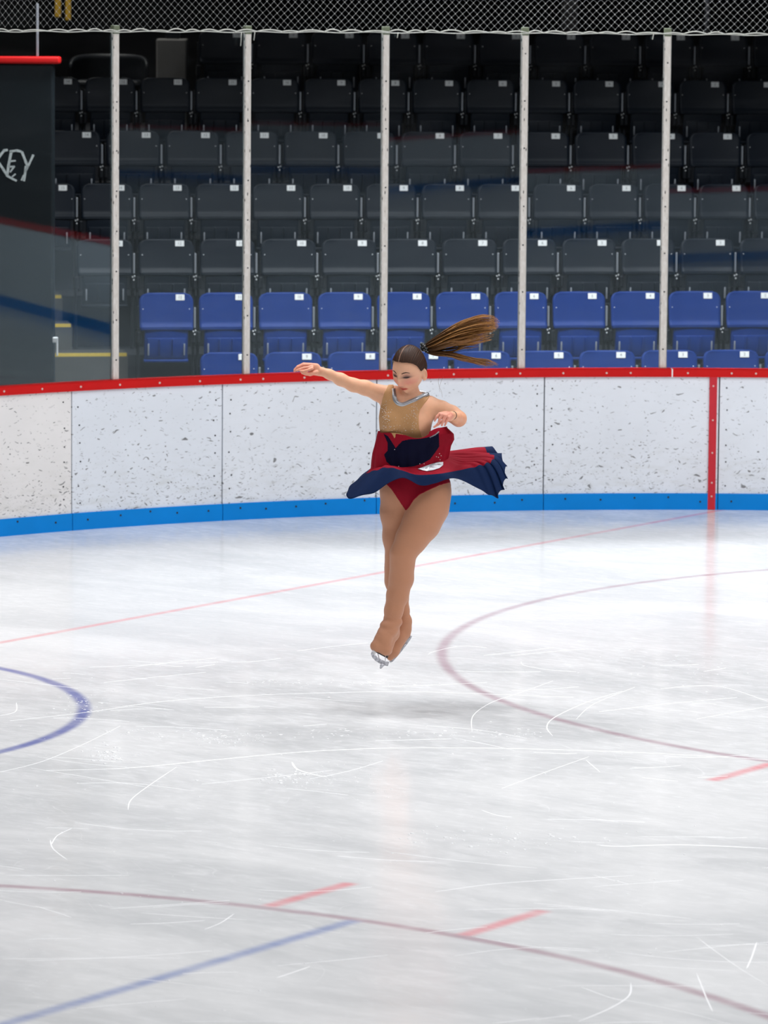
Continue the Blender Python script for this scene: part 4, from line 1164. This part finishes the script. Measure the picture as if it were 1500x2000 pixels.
# ponytail
def curve_at(pts, t):
    n = len(pts)-1; x = min(max(t, 0), .9999)*n; i = int(x); f_ = x-i
    g = lambda k: np.array(pts[min(max(k, 0), n)], float)
    return crom(g(i-1), g(i), g(i+1), g(i+2), f_)
locks = [  # top curve, bottom curve, count, depth spread
 ([(829, 674), (845, 662), (870, 645), (900, 629), (935, 619), (962, 619), (978, 627)], [(832, 684), (850, 684), (880, 676), (905, 673), (930, 668), (955, 660), (970, 655)], 340, .035),
 ([(832, 682), (852, 684), (880, 688), (905, 695), (930, 702), (958, 703), (976, 712)], [(831, 688), (850, 694), (878, 697), (900, 703), (925, 707), (948, 714), (966, 719)], 150, .02),
 ([(832, 682), (860, 682), (890, 678), (915, 668), (935, 668), (938, 678)], [(832, 684), (860, 688), (885, 688), (905, 682), (925, 680), (936, 679)], 12, .02)]
hr = random.Random(11); vs, fs, cs_ = [], [], []
def add_strand(pts, r0, r1, c0, c1):
    k = len(pts); base = len(vs)
    for i, p in enumerate(pts):
        t_ = np.array(pts[min(i+1, k-1)])-np.array(pts[max(i-1, 0)]); t_ = t_/max(np.linalg.norm(t_), 1e-9)
        a = np.cross(t_, [0, 1, .1]); a = a/max(np.linalg.norm(a), 1e-9); c_ = np.cross(t_, a); r = r0+(r1-r0)*i/(k-1)
        for j in range(4):
            an = PI/2*j; vs.append(tuple(np.array(p)+(a*math.cos(an)+c_*math.sin(an))*r)); cs_.append(tuple(np.array(c0)+(np.array(c1)-np.array(c0))*(i/(k-1))))
    for i in range(k-1):
        for j in range(4): fs.append((base+i*4+j, base+i*4+(j+1) % 4, base+(i+1)*4+(j+1) % 4, base+(i+1)*4+j))
    fs.append((base+3, base+2, base+1, base)); e_ = base+(k-1)*4; fs.append((e_, e_+1, e_+2, e_+3))
for top, bot, cnt, dep in locks:
    for s_ in range(cnt):
        w_ = hr.random(); ph = hr.uniform(0, 6.28); am = hr.uniform(.5, 2.4); yy = hr.gauss(0, 1)*dep; ln = (1-.42*hr.random()**1.3)*(1-.16*abs(w_-.30))
        w2_ = min(1.08, max(-.03, w_+hr.gauss(0, .16)+.05*math.sin(w_*26))); pts = []
        n = 16
        for i in range(n):
            t = ln*i/(n-1); a_, b2 = curve_at(top, t), curve_at(bot, t); w3 = w_+(w2_-w_)*t
            u, v = a_+(b2-a_)*w3; u += am*math.sin(ph+t*4)*t*.5; v += am*math.sin(ph+t*6.5)*t*(1-.3*t) + 3.0*math.sin(w_*9+t*7+yy*30)*t
            pts.append(P(u, v, .035 + yy*min(1, 2.5*t)*(1-.35*t)))
        tone = hr.random(); clump = .5+.5*math.sin(w_*23+yy*40)
        c0 = np.array([.032, .014, .006])*(0.6+.8*tone); g = .15+.85*clump*tone**.6
        c1 = np.array([.62, .29, .075])*g + np.array([.13, .05, .014])*(1-g)
        cm = c1*.55+c0*.45
        add_strand(pts[:8], .0030, .0026, c0, cm); add_strand(pts[7:], .0026, .0004, cm, c1)
for (pp) in ([(858, 735), (856, 745), (858, 756), (862, 764), (864, 776)], [(866, 735), (862, 744), (858, 758), (860, 766)]):
    add_strand([P(*curve_at(pp, i/9), .05) for i in range(10)], .0006, .0004, (.2, .12, .08), (.2, .12, .08))
tail = mesh_obj('ponytail', np.array(vs), fs, M['hair'], hair, True, np.array(cs_))
# scrunchie
b = MB(); sr = random.Random(3); cc = Vector(P(829, 679, .03)); ax = Vector((.62, .1, .45)).normalized(); a1 = ax.orthogonal().normalized(); a2 = ax.cross(a1)
n = 26
b.tube([cc+(a1*math.cos(2*PI*i/n)+a2*math.sin(2*PI*i/n))*(.019+.004*math.sin(i*2.3)) + ax*.003*math.sin(i*3.1) for i in range(n+1)], [.0085+.003*math.sin(i*1.9) for i in range(n+1)], 8)
b.ball(cc-ax*.006, .018, 10)
scr = b.build('scrunchie', M['scrunchie'], hair, True)
b = MB()
for i in range(60):
    an = sr.uniform(0, 2*PI); an2 = sr.uniform(0, 2*PI); rr = .019+.011*math.cos(an2)
    b.ball(cc+(a1*math.cos(an)+a2*math.sin(an))*rr+ax*.011*math.sin(an2), .0016, 5)
o = b.build('sequins', M['crystal'], hair); o['kind'] = 'stuff'
# brows and lashes
def face_pt(x, z, lift):
    o_ = HC + (np.array([x, -.22, z])*HS)@HR.T; d_ = (np.array([0, 1.0, 0]))@HR.T
    h = bvh.ray_cast(Vector(o_), Vector(d_))
    return h[0]+h[1]*(lift if h[1].dot(Vector(d_)) < 0 else -lift)
M['brow'] = mat('brow_hair', (.035, .017, .012), .7)
for s_ in (-1, 1):
    b = MB(); pts = [face_pt(s_*x, z, .0002) for x, z in ((.014, .0195), (.022, .0235), (.032, .0255), (.041, .023), (.047, .018))]
    b.tube(pts, [.0016, .0028, .0028, .0020, .0008], 6); b.build('eyebrow', M['brow'], body, True)
    b = MB(); pts = [face_pt(s_*x, z, .0004) for x, z in ((.020, -.0005), (.026, -.0035), (.033, -.0042), (.040, -.0025), (.0445, .001))]
    b.tube(pts, [.0006, .0011, .0014, .0013, .0006], 6)
    b.build('eyelashes', M['brow'], body, True)
b = MB(); b.ball(surf(826.5, 744, .001), .0022, 8); b.build('earring', M['crystal'], sk, True)
b = MB(); wc = Vector(P(884.5, 811.5, -.205)); wd = Vector(P(890, 815, -.16))-Vector(P(877, 810, -.235)); wd.normalize(); a1 = wd.orthogonal().normalized(); a2 = wd.cross(a1)
b.tube([wc+(a1*math.cos(2*PI*i/20)+a2*math.sin(2*PI*i/20))*.0215 for i in range(21)], .0016, 6); b.build('hair_tie', M['scrunchie'], sk, True)

# --- skates: tan covered boots with steel blades
def boot_mesh(prims, lo, hi):
    F_ = Field(np.arange(lo[0], hi[0], .003), np.arange(lo[1], hi[1], .003), np.arange(lo[2], hi[2], .003)); A = F_.new()
    for (a, b2, ra, rb, k) in prims: F_.cap(A, a, b2, ra, rb, k)
    V, Q = F_.nets(A); V = relax(V, Q, 1, .4); N = vnormals(V, Q)
    if ((N*(V-V.mean(0))).sum(1)).mean() < 0: Q = Q[:, ::-1]
    return V, Q
def blade_mb(line, up, w=.002, hgt=.016):
    b = MB(); k = len(line); up = Vector(up).normalized()
    for i in range(k-1):
        p, q = Vector(line[i]), Vector(line[i+1]); s_ = (q-p).cross(up).normalized()*w
        b.add([p-s_, p+s_, q+s_, q-s_, p-s_+up*hgt, p+s_+up*hgt, q+s_+up*hgt, q-s_+up*hgt], [(0, 1, 2, 3), (4, 7, 6, 5), (0, 4, 5, 1), (1, 5, 6, 2), (2, 6, 7, 3), (3, 7, 4, 0)])
    return b
def stanchion(b, base, top, w0, w1, along, side, mi=0, t=.006):
    al = Vector(along).normalized(); sd = Vector(side).normalized()*t; b0, t0 = Vector(base), Vector(top)
    b.add([b0-al*w0-sd, b0+al*w0-sd, b0+al*w0+sd, b0-al*w0+sd, t0-al*w1-sd, t0+al*w1-sd, t0+al*w1+sd, t0-al*w1+sd],
          [(0, 3, 2, 1), (4, 5, 6, 7), (0, 1, 5, 4), (1, 2, 6, 5), (2, 3, 7, 6), (3, 0, 4, 7)], mi)
# front skate (her left foot), toe pointing down and towards the camera
s1 = empty('skate'); s1.parent = sk
pr = [(P(770, 1190, -.07), P(766.5, 1214, -.07), .042, .046, .02), (P(766, 1214, -.065), P(758, 1232, -.085), .047, .045, .02),
      (P(764, 1222, -.04), P(766, 1238, -.045), .045, .038, .02), (P(758, 1230, -.09), P(747, 1250, -.12), .046, .040, .02),
      (P(747, 1250, -.12), P(734, 1262, -.145), .040, .026, .02), (P(750, 1250, -.12), P(753, 1269, -.14), .036, .026, .02), (P(734, 1262, -.145), P(753, 1271, -.14), .026, .022, .015),
      (P(764, 1238, -.05), P(757, 1270, -.12), .034, .024, .02)]
V, Q = boot_mesh(pr, P(700, 1310, -.20)+[0, 0, 0], P(800, 1180, .02)+[0, .0, 0])
uvb = PROJ(V); N = vnormals(V, Q)
cz = np.zeros(len(V))
for v0, am, sg in ((1212, -.003, 3), (1221, .002, 3), (1229, -.003, 2.5), (1238, .0015, 3)): cz += am*np.exp(-.5*((uvb[:, 1]-(v0-.010*(uvb[:, 0]-762)**2+0))/sg)**2)
V = V+N*cz[:, None]
bo = mesh_obj('boot', V, Q, M['tights'], s1)
solA = [P(733, 1272, -.155), P(757, 1285, -.13)]
al = np.array(P(757, 1299, -.10))-np.array(P(724, 1277, -.16)); upv = np.array([.30, -.05, .95])
line = [P(724.5, 1277, -.175), P(727, 1284, -.175), P(733, 1290.5, -.17), P(740, 1295, -.16), (P(748, 1299, -.145)), P(757, 1301, -.125)]
b = blade_mb(line, upv, .0022, .023)
pk = [P(743, 1296, -.178), P(753, 1298, -.165), P(744, 1306.5, -.178), P(741.5, 1305, -.18)]
bk = [np.array(p)+[0, .014, 0] for p in pk]
b.add(pk+bk, [(0, 1, 2, 3), (7, 6, 5, 4), (0, 4, 5, 1), (1, 5, 6, 2), (2, 6, 7, 3), (3, 7, 4, 0)])
bl = b.build('blade', M['blade'], s1, True)
b = MB()
stanchion(b, P(730, 1279, -.165), P(732, 1270, -.155), .008, .011, al, (0, 1, 0), 0)
b.build('toe_stanchion', M['blade_grip'], s1)
b = MB(); stanchion(b, P(741, 1289, -.155), P(738, 1276, -.15), .0022, .004, al, (0, 1, 0), 0); b.build('strut', M['blade'], s1)
b = MB(); stanchion(b, P(752, 1294, -.14), P(753, 1280, -.13), .003, .0025, al, (0, 1, 0), 0); b.build('strut', M['blade'], s1)
b = MB(); 
so = [P(730, 1270, -.16), P(757, 1284, -.13), P(762, 1268, -.04), P(738, 1262, -.08)]
b.add([Vector(p)+Vector((0, 0, .006)) for p in so]+[Vector(p)-Vector((0, 0, .006)) for p in so], [(0, 1, 2, 3), (7, 6, 5, 4), (0, 4, 5, 1), (1, 5, 6, 2), (2, 6, 7, 3), (3, 7, 4, 0)])
b.build('sole', M['sole'], s1)
# back skate (her right foot), toe pointing down left, blade seen from the side
s2 = empty('skate'); s2.parent = sk
pr = [(P(784, 1188, .06), P(787, 1212, .06), .036, .040, .02), (P(788, 1214, .06), P(790, 1228, .06), .040, .034, .02), (P(788, 1215, .055), P(779, 1245, .04), .038, .034, .02),
      (P(791, 1228, .06), P(791, 1238, .06), .032, .027, .015), (P(779, 1245, .04), P(768, 1272, .02), .036, .028, .02), (P(768, 1272, .02), P(762, 1284, .01), .028, .017, .02), (P(790, 1236, .055), P(769, 1274, .03), .024, .020, .02)]
V, Q = boot_mesh(pr, P(735, 1310, -.04), P(830, 1170, .13))
mesh_obj('boot', V, Q, M['tights'], s2)
line = [P(804.5, 1242.5, .06), P(802, 1248, .06), P(795, 1258, .055), P(785, 1271, .045), P(775, 1283, .035), P(767, 1292, .025), P(763, 1294, .02)]
bl2 = blade_mb(line, P(790, 1235, .05)-P(797, 1240, .055), .0022, .011).build('blade', M['blade'], s2, True)
al2 = P(804, 1243, .06)-P(768, 1291, .03)
for (b0, t0) in (((797, 1252, .055), (791, 1245, .055)), ((774, 1281, .033), (768, 1277, .03))):
    b = MB(); stanchion(b, P(*b0), P(*t0), .010, .014, al2, (0, 1, 0)); b.build('stanchion', M['blade'], s2)
